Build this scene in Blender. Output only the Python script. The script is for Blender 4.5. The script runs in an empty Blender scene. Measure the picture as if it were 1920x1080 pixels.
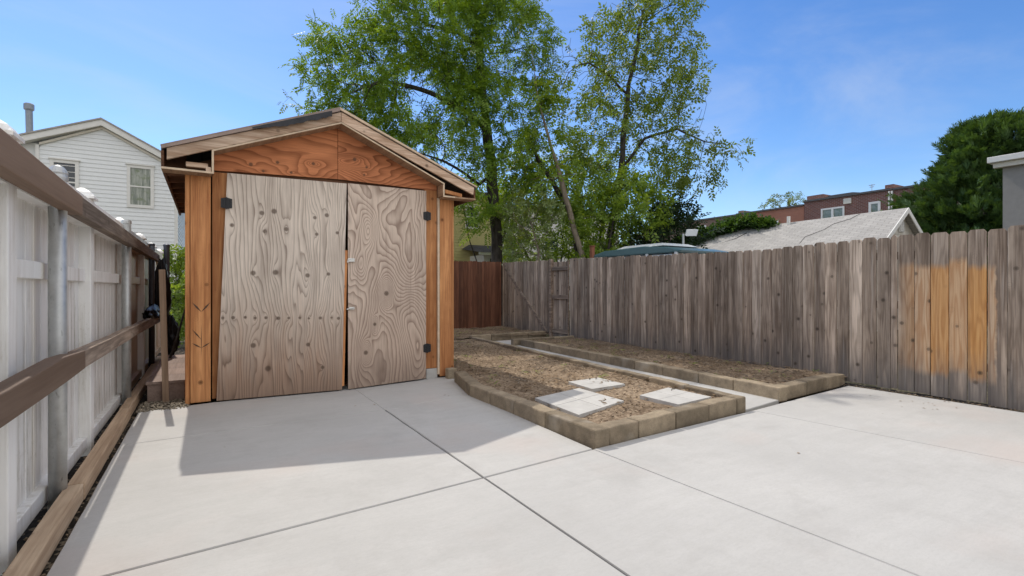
import bpy, bmesh, math, random
import numpy as np
from mathutils import Vector, Matrix, noise as mnoise

random.seed(7)
RNG = np.random.default_rng(11)
scene = bpy.context.scene
COL = scene.collection
R = math.radians


# ------------------------------------------------------------------ materials
class NT:
    """small helper that writes a node material"""
    def __init__(s, name):
        s.mat = bpy.data.materials.new(name)
        s.mat.use_nodes = True
        s.t = s.mat.node_tree
        s.t.nodes.clear()
        s.o = s.t.nodes.new('ShaderNodeOutputMaterial')

    def put(s, sock, v):
        if isinstance(v, bpy.types.NodeSocket):
            s.t.links.new(v, sock)
        elif isinstance(v, (tuple, list)) and len(v) == 3 and sock.type == 'RGBA':
            sock.default_value = (*v, 1)
        else:
            sock.default_value = v

    def node(s, typ, props=None, **ins):
        n = s.t.nodes.new('ShaderNode' + typ)
        for k, v in (props or {}).items():
            setattr(n, k, v)
        for k, v in ins.items():
            s.put(n.inputs[k], v)
        return n

    def m(s, op, a, b=0.0, c=None, clamp=False):
        n = s.t.nodes.new('ShaderNodeMath')
        n.operation = op
        n.use_clamp = clamp
        s.put(n.inputs[0], a)
        s.put(n.inputs[1], b)
        if c is not None:
            s.put(n.inputs[2], c)
        return n.outputs[0]

    def vm(s, op, a, b=None):
        n = s.t.nodes.new('ShaderNodeVectorMath')
        n.operation = op
        s.put(n.inputs[0], a)
        if b is not None:
            s.put(n.inputs[1], b)
        return n.outputs['Value'] if op in ('DISTANCE', 'LENGTH', 'DOT_PRODUCT') else n.outputs[0]

    def obj(s):
        return s.node('TexCoord').outputs['Object']

    def world(s):
        return s.node('NewGeometry').outputs['Position']

    def island(s):
        return s.node('NewGeometry').outputs['Random Per Island']

    def rnd(s):
        return s.node('ObjectInfo').outputs['Random']

    def comb(s, x, y, z):
        n = s.node('CombineXYZ')
        s.put(n.inputs[0], x); s.put(n.inputs[1], y); s.put(n.inputs[2], z)
        return n.outputs[0]

    def sep(s, v):
        n = s.node('SeparateXYZ')
        s.put(n.inputs[0], v)
        return n.outputs[0], n.outputs[1], n.outputs[2]

    def scale(s, v, sc):
        return s.vm('MULTIPLY', v, sc)

    def noise(s, v, sc=1.0, detail=4.0, rough=0.55, dist=0.0, color=False):
        n = s.node('TexNoise')
        s.put(n.inputs['Vector'], v)
        n.inputs['Scale'].default_value = sc
        n.inputs['Detail'].default_value = detail
        n.inputs['Roughness'].default_value = rough
        n.inputs['Distortion'].default_value = dist
        return n.outputs['Color' if color else 0]

    def voro(s, v, sc=1.0, out='Distance', feat='F1'):
        n = s.node('TexVoronoi', {'feature': feat})
        s.put(n.inputs['Vector'], v)
        n.inputs['Scale'].default_value = sc
        return n.outputs[out]

    def ramp(s, f, stops):
        n = s.node('ValToRGB')
        s.put(n.inputs[0], f)
        e = n.color_ramp.elements
        while len(e) < len(stops):
            e.new(0.5)
        for i, (p, c) in enumerate(stops):
            e[i].position = p
            e[i].color = (c, c, c, 1) if isinstance(c, (int, float)) else (*c, 1)
        return n.outputs[0]

    def mr(s, f, a, b, c=0.0, d=1.0, smooth=False):
        n = s.node('MapRange', {'clamp': True})
        if smooth:
            n.interpolation_type = 'SMOOTHSTEP'
        s.put(n.inputs[0], f)
        for i, v in enumerate((a, b, c, d)):
            s.put(n.inputs[i + 1], v)
        return n.outputs[0]

    def mix(s, f, a, b, mode='MIX'):
        n = s.node('MixRGB', {'blend_type': mode})
        s.put(n.inputs[0], f)
        for i, v in ((1, a), (2, b)):
            s.put(n.inputs[i], v)
        return n.outputs[0]

    def bump(s, h, strength=0.3, dist=0.01):
        n = s.node('Bump')
        n.inputs['Strength'].default_value = strength
        n.inputs['Distance'].default_value = dist
        s.put(n.inputs['Height'], h)
        return n.outputs[0]

    def done(s, color, rough=0.7, normal=None, metal=0.0, spec=0.4):
        b = s.node('BsdfPrincipled')
        s.put(b.inputs['Base Color'], color)
        s.put(b.inputs['Roughness'], rough)
        s.put(b.inputs['Metallic'], metal)
        b.inputs['Specular IOR Level'].default_value = spec
        if normal is not None:
            s.put(b.inputs['Normal'], normal)
        s.t.links.new(b.outputs[0], s.o.inputs[0])
        s.b = b
        return s.mat


def mat_plain(name, c, rough=0.6, metal=0.0, var=0.15, spec=0.4):
    n = NT(name)
    v = n.obj()
    f = n.noise(v, 9, 5, 0.6)
    col = n.mix(n.mr(f, 0.3, 0.7), tuple(x * (1 - var) for x in c), tuple(min(1, x * (1 + var)) for x in c))
    return n.done(col, rough, n.bump(f, 0.05, 0.01), metal, spec)


def mat_board(name, light, mid, dark, axis=2, knots=True, patch=False, island=False, streak=1.0, rough=0.82, grey_foot=False, TONE=(.74, 1.22)):
    """sawn boards: fine grain along an axis, broad streaks, knots, own tone per board"""
    n = NT(name)
    o = n.obj()
    r = n.island() if island else n.rnd()
    off = n.comb(n.m('MULTIPLY', r, 37.3), n.m('MULTIPLY', r, 91.7), n.m('MULTIPLY', r, 53.1))
    v = n.vm('ADD', o, off)
    def st(a, b):
        k = [a, a, a]; k[axis] = b
        return n.scale(v, tuple(k))
    fine = n.noise(st(70, 1.8), 1, 5, 0.65)
    warp = n.noise(st(5, 1.1), 1, 2, 0.5)
    rings = n.m('SINE', n.m('MULTIPLY', n.m('ADD', n.noise(st(9, .55), 1, 2, .45), n.m('MULTIPLY', warp, .6)), 42))
    rings = n.mr(rings, -0.2, 1.0)
    broad = n.noise(st(11, .7), 1, 4, 0.6)
    blot = n.noise(v, 3.1, 4, 0.6)
    c = n.mix(n.mr(fine, .32, .7), dark, mid)
    c = n.mix(n.mr(broad, .4, .72), c, light)
    c = n.mix(n.m('MULTIPLY', rings, .38 * streak), c, dark)
    c = n.mix(n.m('MULTIPLY', n.mr(blot, .52, .75), .4 * streak), c, dark)
    tone = n.mr(n.m('FRACT', n.m('MULTIPLY', r, 17.37)), 0, 1, *TONE)
    c = n.mix(1, c, n.comb(tone, tone, tone), 'MULTIPLY')
    warm = n.m('FRACT', n.m('MULTIPLY', r, 7.77))
    c = n.mix(n.m('MULTIPLY', warm, .35), c, n.mix(1, c, (1.12, .97, .85), 'MULTIPLY'))
    pos = n.world()
    if grey_foot:
        rs = n.noise(st(26, .9), 1, 3, .6)
        c = n.mix(n.m('MULTIPLY', n.mr(rs, .58, .70), .55), c, (.105, .060, .036))
        c = n.mix(n.m('MULTIPLY', n.mr(rs, .40, .30), .45), c, (.50, .43, .36))
    if patch:
        x, y, z = n.sep(pos)
        w1 = n.m('ADD', y, n.m('MULTIPLY', n.m('SUBTRACT', n.noise(pos, 9, 3), .5), .07))
        w2 = n.m('ADD', z, n.m('MULTIPLY', n.m('SUBTRACT', n.noise(st(30, 3), 1, 3), .5), .10))
        r3 = n.m('MULTIPLY', n.m('SUBTRACT', n.m('FRACT', n.m('MULTIPLY', r, 43.3)), .5), .13)
        w2 = n.m('ADD', w2, r3)
        e = n.m('MULTIPLY', n.mr(w1, 2.03, 2.05), n.mr(w1, 2.98, 2.70))
        e = n.m('MULTIPLY', e, n.mr(w2, .24, .32))
        e = n.m('MULTIPLY', e, n.mr(w2, 1.55, 1.47))
        r2 = n.m('FRACT', n.m('MULTIPLY', r, 29.71))
        fresh = n.mix(n.mr(fine, .3, .7), n.mix(r2, (.50, .225, .065), (.47, .32, .20)), n.mix(r2, (.66, .36, .13), (.66, .49, .33)))
        fresh = n.mix(n.m('MULTIPLY', rings, .45), fresh, (.36, .15, .045))
        c = n.mix(n.m('MULTIPLY', e, n.mr(broad, .2, .5, .72, 1.0)), c, fresh)
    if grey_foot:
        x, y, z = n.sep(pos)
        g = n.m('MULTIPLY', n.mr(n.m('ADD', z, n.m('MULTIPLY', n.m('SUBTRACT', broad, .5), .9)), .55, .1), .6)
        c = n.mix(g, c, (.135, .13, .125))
    h = n.m('ADD', n.m('MULTIPLY', fine, .6), n.m('MULTIPLY', rings, .15))
    if knots:
        kv = n.scale(v, (1, 1, 1))
        vn = n.node('TexVoronoi')
        n.put(vn.inputs['Vector'], kv)
        vn.inputs['Scale'].default_value = 5.2
        d = vn.outputs['Distance']
        has = n.m('GREATER_THAN', n.sep(vn.outputs['Color'])[0], .34)
        k = n.m('MULTIPLY', n.mr(d, .17, .05), has)
        ringk = n.m('MULTIPLY', n.mr(n.m('SINE', n.m('MULTIPLY', d, 70)), 0, 1), n.m('MULTIPLY', n.mr(d, .38, .1), has))
        c = n.mix(n.m('MULTIPLY', ringk, .3), c, dark)
        c = n.mix(n.m('MULTIPLY', k, .85), c, tuple(x * .42 for x in dark))
    return n.done(c, rough, n.bump(h, .35, .004), spec=.25)


def mat_ply(name, light, dark, U, V, knots, swirls, kx, amp, lines, line_dark, low_brown=0.0, horizontal=False, seed=0., pw=2.6, top_tint=None):
    """rotary-cut plywood: contour lines of a height field, knots as hills in it"""
    n = NT(name)
    x, y, z = n.sep(n.world())
    u, v = (z, x) if horizontal else (x, z)
    uv = n.comb(u, v, seed)
    h = n.m('MULTIPLY', u, kx)
    big = n.noise(n.comb(n.m('MULTIPLY', u, U), n.m('MULTIPLY', v, V), seed), 1, 2.2, .5, .6)
    h = n.m('ADD', h, n.m('MULTIPLY', big, amp))
    small = n.noise(n.comb(n.m('MULTIPLY', u, U * 4), n.m('MULTIPLY', v, V * 4), seed + 3), 1, 2, .5)
    h = n.m('ADD', h, n.m('MULTIPLY', small, amp * .10))
    kn = None
    for (px, pz, rad, a) in knots + swirls:
        p = (pz, px, seed) if horizontal else (px, pz, seed)
        dv = n.vm('SUBTRACT', uv, p)
        dv = n.scale(dv, (1, .42, 1))
        d = n.vm('LENGTH', dv)
        g = n.m('DIVIDE', a, n.m('ADD', 1, n.m('POWER', n.m('DIVIDE', d, rad), 2)))
        h = n.m('ADD', h, g)
    for (px, pz, rad, a) in knots:
        p = (pz, px, seed) if horizontal else (px, pz, seed)
        d = n.vm('DISTANCE', uv, p)
        k = n.mr(d, rad * .78, rad * .42)
        kn = k if kn is None else n.m('MAXIMUM', kn, k)
    s = n.m('FRACT', n.m('MULTIPLY', h, lines))
    band = n.m('POWER', s, pw)
    band = n.m('MULTIPLY', band, n.mr(s, 1.0, .93))
    fib = n.noise(n.comb(n.m('MULTIPLY', u, 130), n.m('MULTIPLY', v, 3.2), seed), 1, 4, .65)
    blot = n.noise(n.comb(n.m('MULTIPLY', u, 3.2), n.m('MULTIPLY', v, 1.3), seed + 9), 1, 4, .6)
    wear = n.noise(n.comb(n.m('MULTIPLY', u, 14), n.m('MULTIPLY', v, 1.0), seed + 5), 1, 4, .65)
    c = n.mix(n.mr(fib, .25, .75), tuple(t * .80 for t in light), tuple(t * 1.12 for t in light))
    c = n.mix(n.m('MULTIPLY', n.mr(blot, .45, .75), .55), c, tuple(a * .55 + b * .45 for a, b in zip(light, dark)))
    c = n.mix(n.m('MULTIPLY', n.mr(wear, .50, .68), .62), c, tuple(a * .45 + b * .55 for a, b in zip(light, dark)))
    c = n.mix(n.m('MULTIPLY', band, n.m('MULTIPLY', line_dark, n.mr(blot, .2, .7, .55, 1.0))), c, dark)
    if low_brown:
        lw = n.mr(n.m('ADD', z, n.m('MULTIPLY', n.m('SUBTRACT', wear, .5), 1.3)), 1.3, .15)
        c = n.mix(n.m('MULTIPLY', lw, low_brown), c, n.mix(1, c, (.60, .47, .40), 'MULTIPLY'))
        stn = n.mr(n.m('ADD', z, n.m('MULTIPLY', n.m('SUBTRACT', blot, .5), .9)), .42, .0)
        c = n.mix(n.m('MULTIPLY', stn, .4), c, (.10, .075, .06))
    if kn is not None:
        c = n.mix(n.m('MULTIPLY', kn, .75), c, (.085, .055, .038))
    hh = n.m('SUBTRACT', n.m('MULTIPLY', fib, .35), n.m('MULTIPLY', band, .5))
    return n.done(c, .85, n.bump(hh, .35, .003), spec=.2)


def mat_concrete():
    n = NT('broomed_concrete')
    p = n.world()
    big = n.noise(p, .75, 5, .6)
    mid = n.noise(p, 4.2, 5, .65)
    broom = n.noise(n.vm('MULTIPLY', n.vm('ADD', p, n.scale(n.noise(p, 1.2, 2, .5, color=True), (.25, .25, 0))), (1.6, 12, 1)), 1, 5, .65)
    grit = n.noise(p, 130, 3, .7)
    c = n.mix(n.mr(big, .3, .7), (.445, .434, .413), (.53, .517, .492))
    c = n.mix(n.m('MULTIPLY', n.mr(broom, .40, .72), .34), c, (.40, .39, .37))
    c = n.mix(n.m('MULTIPLY', n.mr(mid, .5, .75), .42), c, (.415, .40, .375))
    c = n.mix(n.m('MULTIPLY', n.mr(grit, .3, .75), .24), c, (.33, .32, .30))
    g2 = n.noise(n.vm('MULTIPLY', p, (26, 60, 1)), 1, 3, .75)
    c = n.mix(n.m('MULTIPLY', n.mr(g2, .45, .68), .26), c, (.36, .35, .33))
    dk = n.noise(n.vm('ADD', p, (7.3, 1.1, 0)), 1.7, 6, .7)
    c = n.mix(n.m('MULTIPLY', n.mr(dk, .52, .72), .38), c, (.34, .325, .305))
    rust = n.m('MULTIPLY', n.mr(n.noise(n.vm('ADD', p, (4.1, 2.2, 0)), .9, 3, .5), .56, .75), .30)
    c = n.mix(rust, c, (.52, .41, .355))
    spot = n.m('MULTIPLY', n.mr(n.voro(p, 1.7), .02, .008), n.mr(grit, .4, .6))
    c = n.mix(n.m('MULTIPLY', spot, .7), c, (.10, .085, .07))
    return n.done(c, .88, n.bump(n.m('ADD', n.m('MULTIPLY', grit, .5), n.m('MULTIPLY', broom, .8)), .22, .004), spec=.25)


def mat_block(name='moulded_block', base=(.30, .24, .17)):
    n = NT(name)
    o = n.world()
    r = n.rnd()
    v = n.vm('ADD', o, n.comb(n.m('MULTIPLY', r, 13.), 0, 0))
    a = n.noise(v, 7, 5, .65)
    g = n.noise(v, 90, 4, .7)
    pit = n.mr(n.voro(v, 60), .28, .08)
    c = n.mix(n.mr(a, .3, .7), tuple(x * .68 for x in base), tuple(x * 1.3 for x in base))
    tone = n.mr(r, 0, 1, .72, 1.25)
    c = n.mix(1, c, n.comb(tone, tone, n.m('MULTIPLY', tone, .98)), 'MULTIPLY')
    c = n.mix(n.m('MULTIPLY', n.mr(g, .45, .7), .45), c, tuple(x * .5 for x in base))
    pale = n.mr(n.noise(v, 3.1, 3, .5), .6, .72)
    c = n.mix(n.m('MULTIPLY', pale, .5), c, (.40, .36, .30))
    return n.done(c, .92, n.bump(n.m('SUBTRACT', n.m('ADD', a, g), n.m('MULTIPLY', pit, .8)), .6, .006), spec=.2)


def mat_soil(name, a, b):
    n = NT(name)
    v = n.world()
    f = n.noise(v, 1.3, 7, .72)
    g = n.noise(v, 28, 5, .7)
    chip = n.voro(v, 42, 'Color')
    c = n.mix(n.mr(f, .3, .7), a, b)
    c = n.mix(n.mr(g, .35, .7), tuple(x * .5 for x in a), c)
    c = n.mix(n.m('MULTIPLY', n.m('GREATER_THAN', n.sep(chip)[0], .84), .30), c, (.50, .40, .28))
    return n.done(c, .95, n.bump(n.m('ADD', g, n.m('MULTIPLY', n.voro(v, 42), .4)), .45, .012), spec=.15)


def mat_leaf(name, a, b, c3, trans=.35, dead=0.0):
    n = NT(name)
    r = n.island()
    big = n.noise(n.world(), .7, 3, .5)
    c = n.mix(r, a, b)
    c = n.mix(n.mr(big, .4, .7), c, c3)
    d = n.node('BsdfPrincipled')
    n.put(d.inputs['Base Color'], c)
    d.inputs['Roughness'].default_value = .5
    d.inputs['Specular IOR Level'].default_value = .35
    t = n.node('BsdfTranslucent')
    n.put(t.inputs['Color'], n.mix(1, c, (1.9, 1.7, .55), 'MULTIPLY'))
    mx = n.node('MixShader')
    mx.inputs[0].default_value = trans
    n.t.links.new(d.outputs[0], mx.inputs[1])
    n.t.links.new(t.outputs[0], mx.inputs[2])
    n.t.links.new(mx.outputs[0], n.o.inputs[0])
    return n.mat


def mat_bark(name, a, b):
    n = NT(name)
    o = n.world()
    f = n.noise(n.scale(o, (14, 14, 2.6)), 1, 5, .7)
    g = n.noise(o, 3, 4, .6)
    c = n.mix(n.mr(f, .35, .65), a, b)
    c = n.mix(n.m('MULTIPLY', n.mr(g, .45, .7), .45), c, tuple(x * 1.6 for x in b))
    return n.done(c, .92, n.bump(f, .9, .03), spec=.15)


def mat_brick(name, a, b, mortar):
    n = NT(name)
    x, y, z = n.sep(n.world())
    br = n.node('TexBrick')
    n.put(br.inputs['Vector'], n.comb(n.m('ADD', y, x), z, 0))
    n.put(br.inputs['Color1'], a); n.put(br.inputs['Color2'], b); n.put(br.inputs['Mortar'], mortar)
    br.inputs['Scale'].default_value = 1
    br.inputs['Mortar Size'].default_value = .012
    br.inputs['Brick Width'].default_value = .22
    br.inputs['Row Height'].default_value = .075
    blot = n.noise(n.world(), .9, 4, .6)
    c = n.mix(n.m('MULTIPLY', n.mr(blot, .4, .7), .35), br.outputs[0], tuple(t * .55 for t in a))
    return n.done(c, .9, spec=.2)


def mat_vinyl(name, base, dirt, amt):
    n = NT(name)
    o = n.world()
    s = n.noise(n.scale(o, (16, 16, .9)), 1, 5, .7)
    p = n.noise(o, 1.7, 5, .65)
    sp = n.noise(n.scale(o, (60, 60, 22)), 1, 3, .7)
    f = n.m('MULTIPLY', n.mr(s, .46, .66), n.mr(p, .36, .62))
    f = n.m('ADD', f, n.m('MULTIPLY', n.m('MULTIPLY', n.mr(sp, .55, .7), n.mr(p, .47, .7)), .6), clamp=True)
    c = n.mix(n.m('MULTIPLY', f, amt), base, dirt)
    return n.done(c, .42, spec=.45)


def mat_shingle(name, a, b, sc=1.0):
    n = NT(name)
    x, y, z = n.sep(n.world())
    br = n.node('TexBrick')
    n.put(br.inputs['Vector'], n.comb(y, n.m('MULTIPLY', z, 2.2), 0))
    n.put(br.inputs['Color1'], a); n.put(br.inputs['Color2'], b)
    n.put(br.inputs['Mortar'], tuple(t * .6 for t in a))
    br.inputs['Scale'].default_value = sc
    br.inputs['Mortar Size'].default_value = .008
    br.inputs['Brick Width'].default_value = .32
    br.inputs['Row Height'].default_value = .14
    g = n.noise(n.world(), 2.2, 5, .65)
    c = n.mix(n.m('MULTIPLY', n.mr(g, .4, .7), .4), br.outputs[0], tuple(t * .72 for t in a))
    return n.done(c, .9, spec=.2)


def mat_metal(name, c, rough=.4, stain=.5):
    n = NT(name)
    o = n.world()
    f = n.noise(o, 14, 5, .7)
    sp = n.mr(n.noise(n.scale(o, (40, 40, 12)), 1, 3, .7), .62, .72)
    col = n.mix(n.mr(f, .3, .7), tuple(x * .72 for x in c), c)
    col = n.mix(n.m('MULTIPLY', sp, stain), col, (.07, .06, .05))
    return n.done(col, n.mr(f, .3, .7, rough, rough + .2), None, .65, .5)


def mat_glass(name, c=(.03, .04, .05), rough=.04):
    n = NT(name)
    return n.done(c, rough, spec=.6)


M = {}
M['concrete'] = mat_concrete()
M['joint'] = mat_plain('joint_dirt', (.16, .14, .125), .95)
M['path'] = M['concrete']
M['block'] = mat_block()
M['paver'] = mat_plain('paver_stone', (.475, .46, .43), .85, var=.10)
M['soil'] = mat_soil('dry_soil', (.19, .13, .082), (.58, .445, .31))
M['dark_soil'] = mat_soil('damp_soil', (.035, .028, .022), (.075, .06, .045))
M['ground'] = mat_soil('yard_ground', (.10, .10, .055), (.16, .13, .085))
M['clod'] = mat_soil('clod', (.22, .155, .10), (.46, .35, .245))
M['gravel'] = mat_block('gravel_stone', (.34, .29, .225))
M['litter'] = mat_leaf('dry_litter', (.16, .10, .05), (.30, .20, .11), (.12, .085, .05), .1)
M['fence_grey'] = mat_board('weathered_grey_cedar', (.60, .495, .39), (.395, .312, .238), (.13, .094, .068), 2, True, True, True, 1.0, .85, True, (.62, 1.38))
M['rail_grey'] = mat_board('weathered_rail', (.42, .34, .27), (.29, .23, .18), (.12, .09, .07), 1, True)
M['rail_brown'] = mat_board('brown_stained_rail', (.235, .165, .120), (.205, .140, .10), (.16, .105, .072), 1, False, streak=.3, rough=.7)
M['timber'] = mat_board('edging_timber', (.56, .43, .30), (.44, .32, .215), (.26, .175, .11), 1, True, streak=.6)
M['fence_brown'] = mat_board('brown_stained_board', (.235, .105, .06), (.165, .072, .042), (.075, .032, .02), 2, False, False, True, .8)
M['cedar'] = mat_board('orange_cedar_board', (.68, .34, .145), (.54, .245, .095), (.28, .105, .04), 2, True, streak=.75)
M['rake'] = mat_board('rake_board', (.82, .67, .53), (.68, .51, .375), (.33, .21, .135), 0, True, streak=.8)
M['soffit'] = mat_board('soffit_ply', (.52, .36, .23), (.42, .28, .18), (.24, .15, .09), 1, False, streak=.5)
M['ply_edge'] = mat_plain('plywood_edge', (.62, .48, .34), .8, var=.2)
M['rafter'] = mat_board('rafter_wood', (.26, .13, .07), (.17, .08, .045), (.08, .04, .025), 0, True)
M['stake'] = mat_board('stake_wood', (.46, .34, .25), (.38, .27, .19), (.22, .15, .10), 2, False, streak=.5)
M['step'] = mat_board('painted_step', (.36, .27, .23), (.32, .235, .195), (.21, .15, .12), 1, False, streak=.4)

LK = [(x, z) for x, z in [(0.23,1.95),(0.53,2.11),(0.66,2.14),(0.56,1.90),(0.79,1.94),(1.11,2.10),(1.25,2.14),(1.13,1.90),(1.37,1.93),(0.44,1.42),(0.67,1.43),(1.02,1.40),(1.26,1.42),(0.14,0.92),(0.24,0.92),(0.36,0.92),(0.46,0.91),(0.57,0.91),(0.70,0.90),(0.81,0.90),(0.93,0.90),(1.03,0.89),(1.16,0.89),(1.29,0.89),(1.37,0.88),(0.44,0.60),(1.02,0.58),(0.59,0.33),(1.18,0.30)]]
_k = random.Random(3)
LKN = [(x, z, _k.uniform(.022, .033) if z < 1 and z > .8 else _k.uniform(.032, .05), _k.choice((-1, 1)) * _k.uniform(.10, .2)) for x, z in LK]
M['ply_left'] = mat_ply('weathered_plywood_pale', (.72, .62, .52), (.14, .092, .066), 2.6, .33, LKN, [], 2.0, 1.25, 12.0, .92, .95, seed=1.7, pw=3.6)
RKN = [(1.98, 1.18, .05, 1.6), (1.82, .79, .035, .9), (1.70, .44, .045, 1.1)]
RSW = [(1.76, 1.99, .10, .55), (2.33, 1.62, .28, -.9), (2.30, .95, .22, .85), (1.66, 1.52, .10, .5), (2.45, .35, .20, .5)]
M['ply_right'] = mat_ply('weathered_plywood_swirled', (.68, .55, .445), (.15, .085, .06), 1.25, .55, RKN, RSW, .55, 1.6, 12.0, .95, .4, seed=7.3, pw=2.6)
M['ply_gable_l'] = mat_ply('orange_plywood_knotty', (.64, .25, .11), (.16, .045, .018), 2.2, .55, [(.42, 2.66, .035, .2), (.70, 2.72, .03, .2), (.55, 2.60, .025, .2), (.85, 2.62, .025, .2), (1.10, 2.76, .03, .5)], [(1.1, 2.62, .09, .5)], 1.5, .9, 8.0, .9, 0, True, 2.2, 2.2)
M['ply_gable_r'] = mat_ply('orange_plywood_figured', (.61, .235, .105), (.13, .038, .016), 2.4, .6, [(1.60, 2.88, .04, .3), (1.75, 2.80, .025, .2), (1.72, 2.70, .025, .2)], [(1.46, 2.83, .09, .9), (1.9, 2.66, .15, .6)], 1.7, 1.1, 9.0, .95, 0, True, 5.1, 1.8)
M['vinyl'] = mat_vinyl('stained_white_vinyl', (.80, .785, .75), (.25, .21, .14), .78)
M['vinyl_clean'] = mat_vinyl('white_vinyl_trim', (.84, .83, .80), (.38, .33, .24), .6)
M['vinyl_tan'] = mat_vinyl('tan_streaked_vinyl', (.46, .34, .24), (.20, .13, .085), .9)  # far panels: tan base with browner vertical streaks
M['galv'] = mat_metal('galvanised_steel', (.56, .57, .56), .38, .5)
M['vent'] = mat_metal('weathered_flue', (.34, .37, .41), .5, .3)
M['dark_pole'] = mat_metal('dark_steel', (.10, .11, .13), .45, .4)
M['hinge'] = mat_plain('black_iron', (.018, .018, .02), .5)
M['latch'] = mat_metal('latch_metal', (.75, .74, .70), .3, .2)
M['rubber'] = mat_plain('black_rubber', (.02, .02, .022), .6)
M['drip'] = mat_plain('brown_drip_metal', (.30, .225, .19), .5)
M['asphalt_shingle'] = mat_shingle('asphalt_shingle', (.05, .05, .055), (.085, .08, .08))
M['tar'] = mat_plain('tar_paper', (.022, .022, .026), .55, var=.5)
M['siding'] = mat_plain('white_clapboard', (.80, .82, .82), .55, var=.03)
M['white_trim'] = mat_plain('white_painted_trim', (.76, .75, .71), .5, var=.04)
M['cream_trim'] = mat_plain('cream_trim', (.68, .64, .55), .55, var=.05)
M['yellow'] = mat_plain('yellow_clapboard', (.60, .53, .25), .6, var=.05)
M['pale_stucco'] = mat_plain('pale_stucco', (.62, .61, .58), .85, var=.08)
M['grey_stucco'] = mat_plain('grey_stucco', (.30, .285, .265), .9, var=.06)
M['glass'] = mat_glass('window_glass')
M['grey_roof'] = mat_shingle('pale_grey_shingle', (.37, .355, .335), (.45, .43, .405))
M['dark_roof'] = mat_shingle('dark_roof_shingle', (.06, .06, .065), (.09, .085, .085))
M['brick_dark'] = mat_brick('dark_red_brick', (.25, .098, .072), (.185, .075, .058), (.32, .25, .22))
M['brick_orange'] = mat_brick('orange_brick', (.48, .205, .135), (.43, .18, .115), (.38, .2, .14))
M['brick_brown'] = mat_brick('brown_brick', (.27, .17, .12), (.22, .135, .10), (.25, .19, .15))
M['coping'] = mat_plain('roof_coping', (.10, .095, .095), .7)
M['teal'] = mat_plain('teal_paint', (.09, .17, .18), .3, var=.05, spec=.6)
M['van_white'] = mat_plain('white_paint', (.72, .74, .74), .25, var=.03, spec=.6)
M['lens'] = mat_plain('lamp_lens', (.75, .76, .76), .2, var=.02)
M['orange_post'] = mat_plain('rusty_orange_post', (.26, .10, .055), .8)
M['plastic'] = mat_plain('black_plastic_sheet', (.016, .016, .018), .42, var=.3, spec=.3)
M['wire'] = mat_plain('black_cable', (.02, .02, .02), .6)
M['locust'] = mat_leaf('locust_leaf', (0.091, 0.177, 0.024), (0.219, 0.323, 0.043), (0.143, 0.241, 0.030), .42)
M['elm'] = mat_leaf('elm_leaf', (0.088, 0.152, 0.030), (0.185, 0.259, 0.047), (0.127, 0.178, 0.035), .36)
M['mid'] = mat_leaf('understory_leaf', (0.127, 0.222, 0.035), (0.278, 0.378, 0.063), (0.175, 0.267, 0.042), .42)
M['dusty'] = mat_leaf('dusty_leaf', (0.13, 0.19, 0.06), (0.24, 0.3, 0.12), (0.17, 0.22, 0.085), .3)
M['dark_leaf'] = mat_leaf('dark_leaf', (.014, .032, .014), (.028, .055, .02), (.02, .04, .015), .2)
M['bright_leaf'] = mat_leaf('bright_leaf', (.11, .19, .03), (.20, .28, .06), (.15, .22, .045), .45)
M['conifer'] = mat_leaf('cypress_spray', (0.038, 0.088, 0.027), (0.096, 0.165, 0.043), (0.062, 0.118, 0.031), .2)
M['vine_leaf'] = mat_leaf('vine_leaf', (.03, .075, .02), (.075, .14, .035), (.045, .095, .025), .3)
M['far_leaf'] = mat_leaf('far_leaf', (.09, .14, .05), (.15, .20, .08), (.11, .16, .06), .4)
M['bark'] = mat_bark('dark_bark', (.028, .024, .021), (.085, .074, .064))
M['bark_pale'] = mat_bark('pale_bark', (.13, .105, .08), (.26, .215, .165))


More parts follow.
